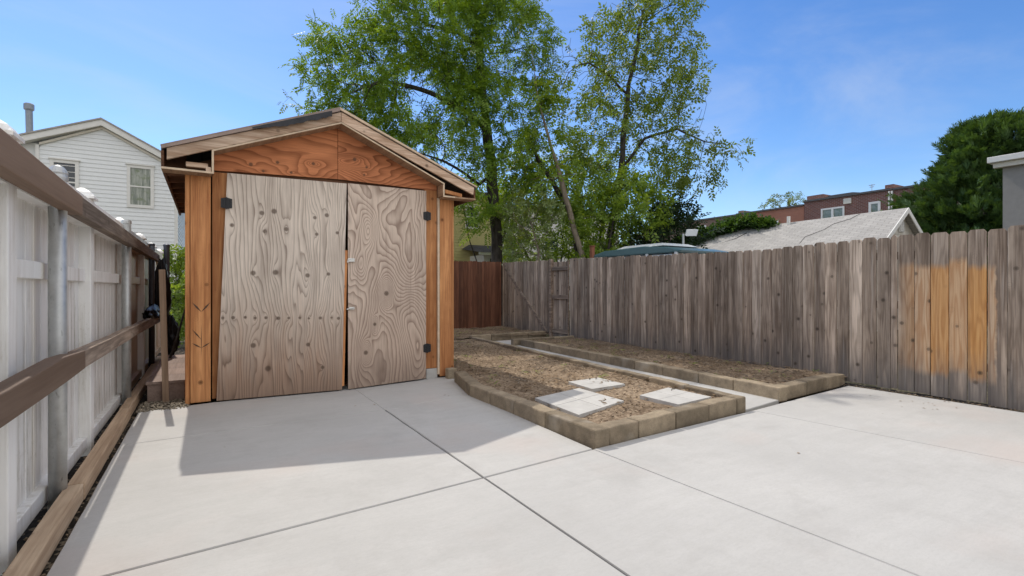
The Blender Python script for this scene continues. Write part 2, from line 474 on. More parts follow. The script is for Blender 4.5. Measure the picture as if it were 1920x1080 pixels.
# ------------------------------------------------------------------ mesh helpers
class MB:
    def __init__(s):
        s.v = []; s.f = []

    def add(s, vs, fs):
        b = len(s.v)
        s.v += [tuple(p) for p in vs]
        s.f += [tuple(b + i for i in f) for f in fs]
        return s

    def hexa(s, p):
        return s.add(p, [(0, 3, 2, 1), (4, 5, 6, 7), (0, 1, 5, 4), (1, 2, 6, 5), (2, 3, 7, 6), (3, 0, 4, 7)])

    def box(s, x0, x1, y0, y1, z0, z1):
        return s.hexa([(x0, y0, z0), (x1, y0, z0), (x1, y1, z0), (x0, y1, z0), (x0, y0, z1), (x1, y0, z1), (x1, y1, z1), (x0, y1, z1)])

    def prism(s, poly, off):
        n = len(poly)
        o = Vector(off)
        a = [Vector(p) for p in poly]
        return s.add(a + [p + o for p in a], [tuple(range(n))[::-1], tuple(range(n, 2 * n))] + [(i, (i + 1) % n, n + (i + 1) % n, n + i) for i in range(n)])

    def tube(s, path, rad, n=10, cap=True):
        pts = [Vector(p) for p in path]
        rs = rad if isinstance(rad, (list, tuple)) else [rad] * len(pts)
        ref = Vector((.31, .17, .93)) if abs((pts[-1] - pts[0]).normalized().z) < .9 else Vector((1, .1, 0))
        rings = []
        for i, p in enumerate(pts):
            d = (pts[min(i + 1, len(pts) - 1)] - pts[max(i - 1, 0)]).normalized()
            a = d.cross(ref).normalized(); b = d.cross(a)
            rings += [p + (a * math.cos(t) + b * math.sin(t)) * rs[i] for t in [2 * math.pi * k / n for k in range(n)]]
        fs = []
        for i in range(len(pts) - 1):
            for k in range(n):
                fs.append((i * n + k, i * n + (k + 1) % n, (i + 1) * n + (k + 1) % n, (i + 1) * n + k))
        if cap:
            fs.append(tuple(range(n))[::-1]); fs.append(tuple(range((len(pts) - 1) * n, len(pts) * n)))
        return s.add(rings, fs)

    def lathe(s, c, prof, n=16):
        c = Vector(c)
        vs = []
        for r, z in prof:
            vs += [c + Vector((r * math.cos(2 * math.pi * k / n), r * math.sin(2 * math.pi * k / n), z)) for k in range(n)]
        fs = []
        for i in range(len(prof) - 1):
            for k in range(n):
                fs.append((i * n + k, i * n + (k + 1) % n, (i + 1) * n + (k + 1) % n, (i + 1) * n + k))
        fs.append(tuple(range(n))[::-1]); fs.append(tuple(range((len(prof) - 1) * n, len(prof) * n)))
        return s.add(vs, fs)

    def build(s, name, mat, parent=None, bevel=0, smooth=False, label=None, loc=None):
        base = Vector(parent['_base']) if parent is not None else Vector(loc or (0, 0, 0))
        me = bpy.data.meshes.new(name)
        me.from_pydata([tuple(Vector(p) - base) for p in s.v], [], s.f)
        bm = bmesh.new(); bm.from_mesh(me)
        bmesh.ops.recalc_face_normals(bm, faces=bm.faces)
        bm.to_mesh(me); bm.free()
        if smooth:
            me.polygons.foreach_set('use_smooth', [True] * len(me.polygons))
        me.materials.append(mat)
        o = bpy.data.objects.new(name, me)
        COL.objects.link(o)
        if parent is not None:
            o.parent = parent
        else:
            o.location = base
        o['_base'] = tuple(base)
        if bevel:
            b = o.modifiers.new('bevel', 'BEVEL'); b.width = bevel; b.segments = 2; b.limit_method = 'ANGLE'
        if label:
            o['label'] = label
        return o


def tag(o, label=None, cat=None, group=None, kind=None):
    if label: o['label'] = label
    if cat: o['category'] = cat
    if group: o['group'] = group
    if kind: o['kind'] = kind
    return o


def thing(name, loc, label, cat, group=None):
    o = bpy.data.objects.new(name, None)
    o.empty_display_size = .2
    COL.objects.link(o)
    o.location = loc
    o['_base'] = tuple(loc)
    return tag(o, label, cat, group)


def npmesh(name, V, F, mat, parent=None, loc=(0, 0, 0), smooth=False):
    """V (n,3) world, F (m,4) quads"""
    base = Vector(parent['_base']) if parent is not None else Vector(loc)
    me = bpy.data.meshes.new(name)
    V = np.asarray(V, dtype=np.float64) - np.array(base)
    F = np.asarray(F, dtype=np.int32)
    k = F.shape[1]
    me.vertices.add(len(V)); me.vertices.foreach_set('co', V.astype(np.float32).ravel())
    me.loops.add(F.size); me.loops.foreach_set('vertex_index', F.ravel())
    me.polygons.add(len(F))
    me.polygons.foreach_set('loop_start', np.arange(0, F.size, k, dtype=np.int32))
    me.polygons.foreach_set('loop_total', np.full(len(F), k, dtype=np.int32))
    if smooth:
        me.polygons.foreach_set('use_smooth', np.ones(len(F), dtype=bool))
    me.update(calc_edges=True)
    me.materials.append(mat)
    o = bpy.data.objects.new(name, me)
    COL.objects.link(o)
    if parent is not None:
        o.parent = parent
    else:
        o.location = base
    o['_base'] = tuple(base)
    return o


def lerp(a, b, t): return a + (b - a) * t


# ------------------------------------------------------------------ ground, patio, path, soil
g = MB(); g.add([(-300, -200, -.06), (300, -200, -.06), (300, 400, -.06), (-300, 400, -.06)], [(0, 1, 2, 3)])
tag(g.build('ground', M['ground']), kind='structure')


def wob(p, a=.004):
    q = mnoise.noise_vector(Vector((p[0] * 3.1, p[1] * 3.1, .3)))
    return (p[0] + q.x * a, p[1] + q.y * a)


def slab(mb, quad, gap=(.006,) * 4, seg=24, z=0.0, th=.1):
    """concrete panel: four plan corners counter-clockwise, an inset per edge"""
    P = [Vector((*p, 0)) for p in quad]
    n = 4
    lines = []
    for i in range(n):
        d = (P[(i + 1) % n] - P[i]).normalized()
        nrm = Vector((-d.y, d.x, 0))
        lines.append((P[i] + nrm * gap[i], d))
    cor = []
    for i in range(n):
        (a, da), (b, db) = lines[i - 1], lines[i]
        den = da.x * db.y - da.y * db.x
        t = ((b.x - a.x) * db.y - (b.y - a.y) * db.x) / den
        cor.append(a + da * t)
    loop = []
    for i in range(n):
        a, b = cor[i], cor[(i + 1) % n]
        for k in range(seg):
            loop.append(wob(a.lerp(b, k / seg)))
    cx = sum(p[0] for p in loop) / len(loop); cy = sum(p[1] for p in loop) / len(loop)
    def inset(p, e):
        d = Vector((p[0] - cx, p[1] - cy)); L = d.length
        return (cx + d.x * (1 - e / L), cy + d.y * (1 - e / L))
    N = len(loop)
    top = [(*inset(p, .006), z) for p in loop]
    mid = [(*p, z - .006) for p in loop]
    bot = [(*p, z - th) for p in loop]
    fs = [tuple(range(N))]
    for r in range(2):
        for i in range(N):
            fs.append((r * N + i, (r + 1) * N + i, (r + 1) * N + (i + 1) % N, r * N + (i + 1) % N))
    mb.add(top + mid + bot, fs)


def jy(x): return 3.0 + .095 * (x - 1.568)          # main cross joint
pat = MB()
e, w, hl = .0, .007, .0022
XL = -.605
def fj(x): return 5.09 + .052 * (x + .52) if x < 1.6 else 5.20 + .22 * (x - 1.56)
slab(pat, [(XL, -3.5), (1.58, -3.5), (1.566, jy(1.566)), (XL, jy(XL))], (e, w, w, e))
slab(pat, [(1.58, -3.5), (2.84, -3.5), (2.57, jy(2.57)), (1.566, jy(1.566))], (e, w * .7, w, w))
slab(pat, [(2.84, -3.5), (5.60, -3.5), (4.78, 3.24), (2.57, jy(2.57))], (e, hl, 0, w * .7))
slab(pat, [(5.60, -3.5), (7.02, -3.5), (7.04, 3.44), (4.78, 3.24)], (e, 0, 0, hl))
slab(pat, [(XL, jy(XL)), (1.566, jy(1.566)), (1.562, fj(1.562)), (XL, fj(XL))], (w, w, hl, e))
slab(pat, [(1.566, jy(1.566)), (2.57, jy(2.57)), (2.64, fj(2.64)), (1.562, fj(1.562))], (w, e, hl, w))
slab(pat, [(XL, fj(XL)), (1.562, fj(1.562)), (1.562, 6.75), (XL, 6.36)], (hl, 0, 0, 0))
slab(pat, [(1.562, fj(1.562)), (2.64, fj(2.64)), (3.0, 6.75), (1.562, 6.75)], (hl, 0, 0, 0))
tag(pat.build('patio', M['concrete']), kind='structure')
jb = MB().add([(XL - .0, -3.5, -.022), (7.02, -3.5, -.022), (7.02, 3.4, -.022), (3.0, 3.1, -.022), (3.0, 6.7, -.022), (XL, 6.3, -.022)], [(0, 1, 2, 3, 4, 5)])
tag(jb.build('patio_joints', M['joint']), kind='structure')

pth = MB()
slab(pth, [(4.76, 3.30), (5.50, 3.40), (5.70, 6.6), (5.03, 6.6)], (w, 0, hl, 0), z=-.004)
slab(pth, [(5.03, 6.6), (5.70, 6.6), (5.90, 9.75), (5.26, 9.75)], (hl, 0, hl, 0), z=-.004)
slab(pth, [(5.26, 9.75), (7.42, 9.75), (7.44, 10.75), (5.30, 10.68)], (hl, 0, 0, 0), z=-.004)
tag(pth.build('path', M['concrete']), kind='structure')


def soil_patch(name, xl, xr, y0, y1, z, amp, mat, res=.045, sk=0.0):
    ny = int((y1 - y0) / res); nx = int(max(xr(y) - xl(y) for y in (y0, y1, (y0 + y1) / 2)) / res)
    V = []
    for j in range(ny + 1):
        y = y0 + (y1 - y0) * j / ny
        a, b = xl(y), xr(y)
        for i in range(nx + 1):
            x = a + (b - a) * i / nx
            h = mnoise.fractal(Vector((x * 1.3, y * 1.3, 0)), .9, 2.1, 3) * amp + mnoise.fractal(Vector((x * 9, y * 9, 4)), .8, 2.1, 4) * .010
            h += abs(mnoise.noise(Vector((x * 21, y * 21, 7)))) * .006
            V.append((x, y + sk * (x - a) * (1 - j / ny), z + h))
    F = [(j * (nx + 1) + i, j * (nx + 1) + i + 1, (j + 1) * (nx + 1) + i + 1, (j + 1) * (nx + 1) + i) for j in range(ny) for i in range(nx)]
    return npmesh(name, V, F, mat, smooth=True)

def interp(x, pts):
    if x <= pts[0][0]: return pts[0][1]
    for (a, va), (b, vb) in zip(pts, pts[1:]):
        if x <= b: return va + (vb - va) * (x - a) / (b - a)
    return pts[-1][1]

b1l = lambda y: interp(y, [(3.2, 2.70), (5.36, 2.70), (6.35, 2.97), (6.9, 3.03), (10.5, 3.05)])
b1r = lambda y: interp(y, [(3.2, 4.70), (10.5, 5.27)])
b2l = lambda y: interp(y, [(3.45, 5.58), (9.6, 5.93)])
b2r = lambda y: 7.12 + .034 * y
FX = lambda y: 7.085 + .0333 * y      # the grey fence line
tag(soil_patch('garden_soil', b1l, b1r, 3.19, 10.55, .082, .02, M['soil'], sk=.085), kind='structure')
tag(soil_patch('fence_bed_soil', b2l, lambda y: FX(y) + .12, 3.52, 9.55, .085, .02, M['soil']), kind='structure')
tag(soil_patch('corner_soil', lambda y: 2.4, lambda y: FX(y) + .12, 10.62, 13.4, .10, .025, M['soil']), kind='structure')
tag(soil_patch('fence_strip_soil', lambda y: 7.0, lambda y: FX(y) + .1, -3.5, 3.6, -.01, .008, M['dark_soil']), kind='structure')
tag(soil_patch('fence_foot_soil', lambda y: -1.05, lambda y: XL - .004, -1.5, 6.3, -.035, .010, M['dark_soil']), kind='structure')
tag(soil_patch('side_soil', lambda y: -1.05, lambda y: -.1, 6.3, 13.0, -.02, .015, M['dark_soil']), kind='structure')


def pebbles(name, pts, smin, smax, mat, flat=.6, label_kind='stuff'):
    oct_v = np.array([(1, 0, 0), (-1, 0, 0), (0, 1, 0), (0, -1, 0), (0, 0, 1), (0, 0, -1)], float)
    oct_f = np.array([(0, 2, 4), (2, 1, 4), (1, 3, 4), (3, 0, 4), (2, 0, 5), (1, 2, 5), (3, 1, 5), (0, 3, 5)])
    n = len(pts)
    V = np.repeat(oct_v[None], n, 0)
    V *= RNG.uniform(.65, 1.15, (n, 6, 1))
    s = RNG.uniform(0, 1, (n, 1, 1)) ** 2 * (smax - smin) + smin
    V *= s * np.array([1, 1, flat]) * RNG.uniform(.7, 1.3, (n, 1, 3))
    a = RNG.uniform(0, 6.283, n)
    c, sn = np.cos(a), np.sin(a)
    x = V[:, :, 0] * c[:, None] - V[:, :, 1] * sn[:, None]
    y = V[:, :, 0] * sn[:, None] + V[:, :, 1] * c[:, None]
    V = np.stack([x, y, V[:, :, 2]], -1) + np.array(pts)[:, None, :]
    F = (oct_f[None] + (np.arange(n) * 6)[:, None, None]).reshape(-1, 3)
    return tag(npmesh(name, V.reshape(-1, 3), F, mat), kind='stuff')

def scatter(n, xl, xr, y0, y1, z):
    out = []
    for _ in range(n):
        y = random.uniform(y0, y1); x = random.uniform(xl(y) + .02, xr(y) - .02)
        h = mnoise.fractal(Vector((x * 1.3, y * 1.3, 0)), .9, 2.1, 3) * .02
        out.append((x, y, z + h + .006))
    return out
P = scatter(1700, b1l, b1r, 3.3, 7.0, .084) + scatter(900, b1l, b1r, 7, 10.4, .086) + scatter(1500, b2l, lambda y: FX(y), 3.55, 9.5, .09) + scatter(1500, lambda y: 2.6, lambda y: FX(y), 10.7, 13.1, .105)
pebbles('soil_clods', P, .004, .017, M['clod'])
P = [(random.uniform(-.62, -.18), random.uniform(6.32, 6.85), random.uniform(-.015, .012)) for _ in range(700)]
pebbles('gravel', P, .008, .026, M['gravel'])
P = [(random.uniform(-.80, -.60), random.uniform(.8, 6.2), -.02) for _ in range(500)] + [(random.uniform(7.03, 7.15), random.uniform(-.5, 3.6), 0) for _ in range(350)]
pebbles('edge_crumbs', P, .004, .016, M['clod'])


def litter(name, pts, L, W_, mat):
    n = len(pts)
    t = np.array([(-1, 0, 0), (0, -1, .25), (1, 0, .1), (0, 1, .3)], float)
    V = np.repeat(t[None], n, 0) * np.array([L, W_, .012]) * RNG.uniform(.5, 1.3, (n, 1, 1))
    a = RNG.uniform(0, 6.283, n)
    x = V[:, :, 0] * np.cos(a)[:, None] - V[:, :, 1] * np.sin(a)[:, None]
    y = V[:, :, 0] * np.sin(a)[:, None] + V[:, :, 1] * np.cos(a)[:, None]
    V = np.stack([x, y, V[:, :, 2]], -1) + np.array(pts)[:, None, :]
    F = np.arange(n * 4).reshape(n, 4)
    return tag(npmesh(name, V.reshape(-1, 3), F, mat), kind='stuff')
P = [(x, y, z + .012) for x, y, z in scatter(1300, b1l, b1r, 3.6, 10.4, .09) + scatter(1200, b2l, lambda y: FX(y), 3.6, 9.5, .095) + scatter(900, lambda y: 2.6, lambda y: FX(y), 10.7, 13.1, .11)]
litter('leaf_litter', P, .035, .013, M['litter'])
# thin dry twigs lying on the soil and a few seedling weeds
mb = MB()
for x, y, z in scatter(70, b1l, b1r, 3.7, 10.2, .10) + scatter(70, b2l, lambda y: FX(y), 3.7, 9.4, .105) + scatter(70, lambda y: 2.8, lambda y: FX(y), 10.8, 13, .125):
    a = random.uniform(0, 6.28); L_ = random.uniform(.08, .3)
    mb.tube([(x, y, z), (x + math.cos(a) * L_ * .5, y + math.sin(a) * L_ * .5, z + random.uniform(.0, .03)), (x + math.cos(a + .3) * L_, y + math.sin(a + .3) * L_, z)], [.006, .005, .002], 4, cap=False)
tag(mb.build('dry_twigs', M['bark_pale']), kind='stuff')
W_ = []
for x, y, z in scatter(26, b1l, b1r, 5.0, 10.2, .09) + scatter(40, b2l, lambda y: FX(y), 3.6, 9.4, .095) + scatter(24, lambda y: 2.8, lambda y: FX(y), 10.8, 13, .115):
    W_ += [(x + random.gauss(0, .03), y + random.gauss(0, .03), z + random.uniform(0, .035)) for _ in range(9)]
litter('seedling_weeds', W_, .022, .010, M['mid'])
P = [(random.uniform(-.4, 6.9), random.uniform(1.2, 6.2), .004) for _ in range(14)] + [(random.gauss(6.7, .25), random.uniform(2.2, 3.4), .004) for _ in range(30)]
litter('patio_leaf_bits', [p for p in P if p[0] < 2.5 or p[1] < 3.0], .016, .008, M['litter'])

# ------------------------------------------------------------------ garden borders of concrete blocks
def border(root, runs):
    """runs: (p0, p1, thickness to the left of travel, height, base z, cuts)"""
    for (p0, p1, th, h, z0, cuts) in runs:
        a, b = Vector((*p0, 0)), Vector((*p1, 0))
        d = (b - a).normalized(); nrm = Vector((-d.y, d.x, 0)) * th
        L = (b - a).length
        cs = [0] + list(cuts) + [L]
        for s0, s1 in zip(cs, cs[1:]):
            hh = h + random.uniform(-.006, .006); j = random.uniform(-.004, .004)
            q0, q1 = a + d * (s0 + .005) + nrm.normalized() * j, a + d * (s1 - .005) + nrm.normalized() * j
            mb = MB()
            N = 5
            # a block with a slightly uneven, worn top
            vs = []
            for k in range(N + 1):
                p = q0.lerp(q1, k / N)
                dz = mnoise.noise(Vector((p.x * 5, p.y * 5, 1))) * .014
                vs += [(p.x, p.y, z0), (p.x + nrm.x, p.y + nrm.y, z0), (p.x + nrm.x, p.y + nrm.y, z0 + hh + dz), (p.x, p.y, z0 + hh + dz * .5)]
            fs = [(0, 1, 2, 3), (4 * N, 4 * N + 3, 4 * N + 2, 4 * N + 1)]
            for k in range(N):
                for m_ in range(4):
                    fs.append((4 * k + m_, 4 * (k + 1) + m_, 4 * (k + 1) + (m_ + 1) % 4, 4 * k + (m_ + 1) % 4))
            mb.add(vs, fs).build('block', M['block'], root, bevel=.014)

G1 = 'block borders of the garden beds'
r = thing('garden_border', (3.6, 3.2, 0), 'brown concrete block border round the front soil bed with the square pavers', 'garden border', G1)
border(r, [((2.97, 6.48), (2.83, 6.48), -.12, .17, -.03, []),
           ((2.84, 6.30), (2.605, 5.37), .15, .165, -.03, []),
           ((2.603, 5.36), (2.60, 3.10), .15, .165, -.03, [.50, 1.0, 1.56]),
           ((2.752, 3.118), (4.75, 3.29), .15, .165, -.03, [.36, .86, 1.36, 1.84]),
           ((4.765, 3.445), (5.27, 10.5), .11, .165, -.03, [.6, 1.2, 1.8, 2.4, 3.0, 3.6, 4.2, 4.8, 5.4, 6.0, 6.5])])
r = thing('garden_border', (6.2, 3.5, 0), 'concrete block border of the narrow soil bed along the grey fence', 'garden border', G1)
border(r, [((5.85, 9.5), (5.49, 3.39), .15, .16, -.03, [.6, 1.2, 1.85, 2.5, 3.1, 3.7, 4.3, 4.95, 5.5]),
           ((5.645, 3.41), (7.16, 3.53), .15, .16, -.03, [.5, 1.0]),
           ((7.42, 9.72), (5.70, 9.66), .11, .16, -.03, [.6, 1.2])])
r = thing('garden_border', (6.4, 10.8, 0), 'concrete block border at the foot of the far corner by the gate', 'garden border', G1)
border(r, [((5.20, 10.58), (7.40, 10.76), .12, .19, -.03, [.55, 1.1, 1.65])])

# ------------------------------------------------------------------ pavers on the soil
GP = 'pale square pavers on the soil'
def paver(c, z, label):
    P4 = [Vector((*p, z)) for p in c]
    ctr = sum(P4, Vector()) / 4
    mb = MB()
    for i in range(2):
        for j in range(2):
            def q(u, v): return P4[0].lerp(P4[1], u).lerp(P4[3].lerp(P4[2], u), v)
            u0, u1, v0, v1 = i * .5 + (.004 if i else 0), i * .5 + .5 - (0 if i else .004), j * .5 + (.004 if j else 0), j * .5 + .5 - (0 if j else .004)
            a = [q(u0, v0), q(u1, v0), q(u1, v1), q(u0, v1)]
            mb.hexa([p - Vector((0, 0, .006)) for p in a] + a)
    mb.hexa([p - Vector((0, 0, .05)) for p in P4] + [p - Vector((0, 0, .0065)) for p in P4])
    o = mb.build('paver', M['paver'], loc=(ctr.x, ctr.y, z - .05), bevel=.003)
    tag(o, label, 'paver', GP)
def sq(cx, cy, ax, ay, ang):
    c, s = math.cos(ang), math.sin(ang)
    return [(cx + x * c - y * s, cy + x * s + y * c) for x, y in ((-ax, -ay), (ax, -ay), (ax, ay), (-ax, ay))]
paver([(2.847, 3.628), (3.596, 3.851), (3.611, 4.60), (2.90, 4.42)], .118, 'large pale paver nearest the left border, half in the shed shadow')
paver([(3.715, 4.493), (4.241, 4.523), (4.25, 5.02), (3.757, 4.99)], .116, 'smallest pale paver lying farthest back on the soil')
paver([(3.929, 3.451), (4.50, 3.519), (4.50, 4.10), (3.92, 3.96)], .12, 'pale paver at the front right corner of the bed')

# ------------------------------------------------------------------ shed
SL = .04992
Y0 = 6.5305
def F(x, z, off=0.0): return Vector((x, Y0 + SL * x - off, z))
shed = thing('shed', (1.4, 8.2, 0), 'orange plywood shed with a gable roof and two crooked grey double doors', 'shed')
def fpanel(name, pts, off, th, mat, parent=shed, bevel=.003, label=None):
    mb = MB(); mb.prism([F(x, z, off) for x, z in pts], (0, th, 0))
    return mb.build(name, mat, parent, bevel, label=label)
def rect(x0, x1, z0, z1): return [(x0, z0), (x1, z0), (x1, z1), (x0, z1)]
fpanel('corner_board', rect(-.212, -.168, .0, 2.50), .012, .10, M['cedar'])
cpost = fpanel('corner_board', rect(-.163, .026, .01, 2.50), .024, .06, M['cedar'])
fpanel('door_jamb', rect(.040, .215, .03, 2.53), .004, .04, M['cedar'])
fpanel('door_jamb', rect(2.555, 2.738, .14, 2.60), .006, .04, M['cedar'])
fpanel('trim_strip', rect(2.742, 2.772, .05, 2.50), .030, .06, M['ply_edge'])
fpanel('corner_board', rect(2.777, 2.955, .02, 2.49), .024, .06, M['cedar'])
fpanel('corner_board', rect(2.960, 3.0, .02, 2.50), .012, .10, M['cedar'])
fpanel('footing_block', rect(2.58, 2.745, .0, .135), .01, .12, M['paver'])
fpanel('gable_panel', [(.035, 2.545), (1.388, 2.605), (1.388, 3.27), (.035, 2.80)], .010, .018, M['ply_gable_l'])
fpanel('gable_panel', [(1.393, 2.605), (2.735, 2.60), (2.735, 2.73), (1.393, 3.27)], .010, .018, M['ply_gable_r'])
fpanel('gable_backing', [(-.2, 2.50), (2.99, 2.50), (2.99, 2.58), (1.39, 3.2), (-.2, 2.58)], -.03, .02, M['rafter'])

def quad_door(name, tl, tr, br, bl, th, mat):
    mb = MB(); mb.prism([tl, bl, br, tr], (0, th, 0))
    return mb.build(name, mat, shed, .003)
dl = quad_door('door', F(.184, 2.528, .035), F(1.492, 2.556, .045), F(1.40, .015, .20), F(.078, .016, .075), .02, M['ply_left'])
dr = quad_door('door', F(1.508, 2.562, .045), F(2.572, 2.581, .030), F(2.555, .02, .06), F(1.475, .012, .20), .02, M['ply_right'])
dl['label'] = 'pale knotty left door hanging askew'
dr['label'] = 'right door with swirling dark grain'
# fresh stile showing behind the left door's edge
mb = MB(); mb.hexa([F(1.385, .05, .165), F(1.435, .05, .16), F(1.435, .05, .12), F(1.385, .05, .125), F(1.435, 1.72, .085), F(1.496, 1.72, .08), F(1.496, 1.72, .04), F(1.435, 1.72, .045)])
mb.build('door_stile', M['cedar'], dl, .003)
def hinge(door, x, z, off, tilt=0):
    mb = MB()
    for sx in (-1, 1):
        c = [(x + sx * .005, z - .062), (x + sx * .055, z - .050), (x + sx * .055, z + .050), (x + sx * .005, z + .062)]
        mb.prism([F(a, b, off) for a, b in c], (0, .008, 0))
        for dz in (-.032, 0, .032):
            mb.lathe(F(x + sx * .034, z + dz, off + .002), [(.006, -.005), (.006, .005)], 6)
    mb.tube([F(x, z - .066, off + .004), F(x, z + .066, off + .004)], .006, 8)
    mb.build('hinge', M['hinge'], door)
hinge(dl, .176, 2.19, .052)
hinge(dr, 2.578, 2.235, .046)
hinge(dr, 2.570, .43, .066)
mb = MB(); mb.box(*(lambda p: (p.x - .01, p.x + .07, p.y - .022, p.y, p.z - .025, p.z + .02))(F(1.50, 1.60, .105)))
mb.tube([F(1.485, 1.565, .12), F(1.49, 1.60, .125), F(1.52, 1.61, .125)], .010, 8)
mb.build('latch', M['latch'], dr, .004)
mb = MB(); mb.box(*(lambda p: (p.x - .01, p.x + .06, p.y - .02, p.y, p.z - .016, p.z + .016))(F(1.50, 1.00, .145)))
mb.tube([F(1.465, .985, .16), F(1.50, 1.0, .165), F(1.55, 1.002, .165)], .009, 8)
mb.build('latch', M['latch'], dr, .004)
# side and rear walls keep the inside dark
YB = 10.1
for x0, x1, nm in ((-.205, -.175, 'side_wall'), (2.96, 2.99, 'side_wall')):
    MB().hexa([F(x0, 0, -.09), F(x1, 0, -.09), (x1, YB, 0), (x0, YB, 0), F(x0, 2.5, -.09), F(x1, 2.5, -.09), (x1, YB, 2.5), (x0, YB, 2.5)]).build(nm, M['cedar'], shed)
MB().prism([(-.2, YB, 0), (2.99, YB, 0), (2.99, YB, 2.72), (1.39, YB, 3.37), (-.2, YB, 2.74)], (0, .03, 0)).build('rear_wall', M['cedar'], shed)
MB().box(-.17, 2.955, 6.75, YB - .005, .0, .02).build('shed_floor', M['rafter'], shed)
# roof
OV = .22
XA, ZA = 1.387, 3.424
XEL, ZEL, XER, ZER = -.41, 2.70, 3.257, 2.681
YR = YB + .15
def rp(x, z, y=None, off=OV): return F(x, z, off) if y is None else Vector((x, y, z))
def roof_layer(name, dz0, dz1, mat, grow=0.0, parent=shed, off=OV, lift=0):
    mb = MB()
    top = [(XEL - grow, ZEL - grow * .4), (XA, ZA), (XER + grow, ZER - grow * .4)]
    for (x0, z0), (x1, z1) in zip(top, top[1:]):
        mb.hexa([rp(x0, z0 + dz0, None, off), rp(x1, z1 + dz0, None, off), rp(x1, z1 + dz0, YR), rp(x0, z0 + dz0, YR), rp(x0, z0 + dz1, None, off), rp(x1, z1 + dz1, None, off), rp(x1, z1 + dz1, YR), rp(x0, z0 + dz1, YR)])
    return mb.build(name, mat, parent)
roof = roof_layer('roof', -.040, -.012, M['asphalt_shingle'], .0, off=OV - .005)
# drip edges
mb = MB(); mb.prism([F(XEL, ZEL - .036, OV + .028), F(XA - .02, ZA - .044, OV + .028), F(XA - .02, ZA, OV + .028), F(XEL, ZEL, OV + .028)], (0, .026, 0))
mb.hexa([F(XEL - .004, ZEL - .006, OV + .03), F(XA - .02, ZA - .006, OV + .03), F(XA - .02, ZA - .006, OV - .06), F(XEL - .004, ZEL - .006, OV - .06), F(XEL - .004, ZEL + .003, OV + .03), F(XA - .02, ZA + .003, OV + .03), F(XA - .02, ZA + .003, OV - .06), F(XEL - .004, ZEL + .003, OV - .06)])
mb.build('drip_edge', M['drip'], roof)
mb = MB(); mb.prism([F(XA - .02, ZA - .026, OV + .024), F(XER, ZER - .016, OV + .024), F(XER, ZER + .002, OV + .024), F(XA - .02, ZA + .004, OV + .024)], (0, .07, 0))
mb.build('drip_edge', M['ply_edge'], roof)
# torn tar paper hanging over the left rake
mb = MB(); poly = []
rr = random.Random(5)
top, bot = [], []
for k in range(25):
    t = k / 24; x = lerp(.42, 1.27, t); z = lerp(ZEL, ZA, (x - XEL) / (XA - XEL))
    top.append((x, z - .014)); bot.append((x, z - .034 - (.055 * min(1, t * 2.2) * rr.uniform(.72, 1.1))))
for k in range(24):
    mb.prism([F(*bot[k], OV + .046), F(*bot[k + 1], OV + .046), F(*top[k + 1], OV + .036), F(*top[k], OV + .036)], (0, .006, 0))
mb.build('torn_tar_paper', M['tar'], roof)
# rake boards
fpanel('rake_board', [(-.362, 2.565), (1.385, 3.262), (1.385, 3.378), (-.362, 2.682)], OV, .038, M['rake'])
fpanel('rake_board', [(1.389, 3.262), (3.21, 2.560), (3.225, 2.664), (1.389, 3.378)], OV, .038, M['rake'])
# soffit panels under the rakes with pale plywood edges
def soffit(x0, z0, x1, z1):
    a = MB().hexa([F(x0, z0, OV + .004), F(x1, z1, OV + .004), F(x1, z1, .012), F(x0, z0, .012), F(x0, z0 + .02, OV + .004), F(x1, z1 + .02, OV + .004), F(x1, z1 + .02, .012), F(x0, z0 + .02, .012)])
    s = a.build('soffit', M['soffit'], shed)
    e_ = MB().hexa([F(x0, z0 + .001, OV + .010), F(x1, z1 + .001, OV + .010), F(x1, z1 + .001, OV + .005), F(x0, z0 + .001, OV + .005), F(x0, z0 + .019, OV + .010), F(x1, z1 + .019, OV + .010), F(x1, z1 + .019, OV + .005), F(x0, z0 + .019, OV + .005)])
    e_.build('soffit_edge', M['ply_edge'], s)
soffit(.036, 2.700, 1.386, 3.236)
soffit(1.388, 3.236, 2.762, 2.652)
# boxed eave returns
def eave_return(xi, xo, zt, zb, sgn):
    s = MB().box(min(xi, xo), max(xi, xo), Y0 + SL * xi - OV + .002, Y0 + SL * xi - .026, zb, zb + .02).build('eave_return', M['soffit'], shed)
    MB().prism([F(min(xi, xo), zb + .001, OV + .006), F(max(xi, xo), zb + .001, OV + .006), F(max(xi, xo), zb + .021, OV + .006), F(min(xi, xo), zb + .021, OV + .006)], (0, .005, 0)).build('return_edge', M['ply_edge'], s)
    x0, x1 = (xi, xi + .02) if sgn < 0 else (xi - .02, xi)
    v = MB().hexa([F(x0, zb + .022, OV - .002), F(x1, zb + .022, OV - .002), F(x1, zb + .022, .03), F(x0, zb + .022, .03), F(x0, zt, OV - .002), F(x1, zt, OV - .002), F(x1, zt, .03), F(x0, zt, .03)]).build('return_cheek', M['soffit'], shed)
    MB().prism([F(x0, zb + .001, OV + .011), F(x1, zb + .001, OV + .011), F(x1, zt, OV + .011), F(x0, zt, OV + .011)], (0, .006, 0)).build('cheek_edge', M['ply_edge'], v)
eave_return(.034, -.41, 2.71, 2.465, -1)
eave_return(2.759, 3.235, 2.655, 2.486, 1)
MB().box(-.20, .0, 6.37, 6.43, 2.53, 2.58).build('filler_block', M['rake'], shed, .004)
MB().box(-.02, .03, 6.36, 6.42, 2.488, 2.545).build('filler_block', M['rake'], shed, .004)
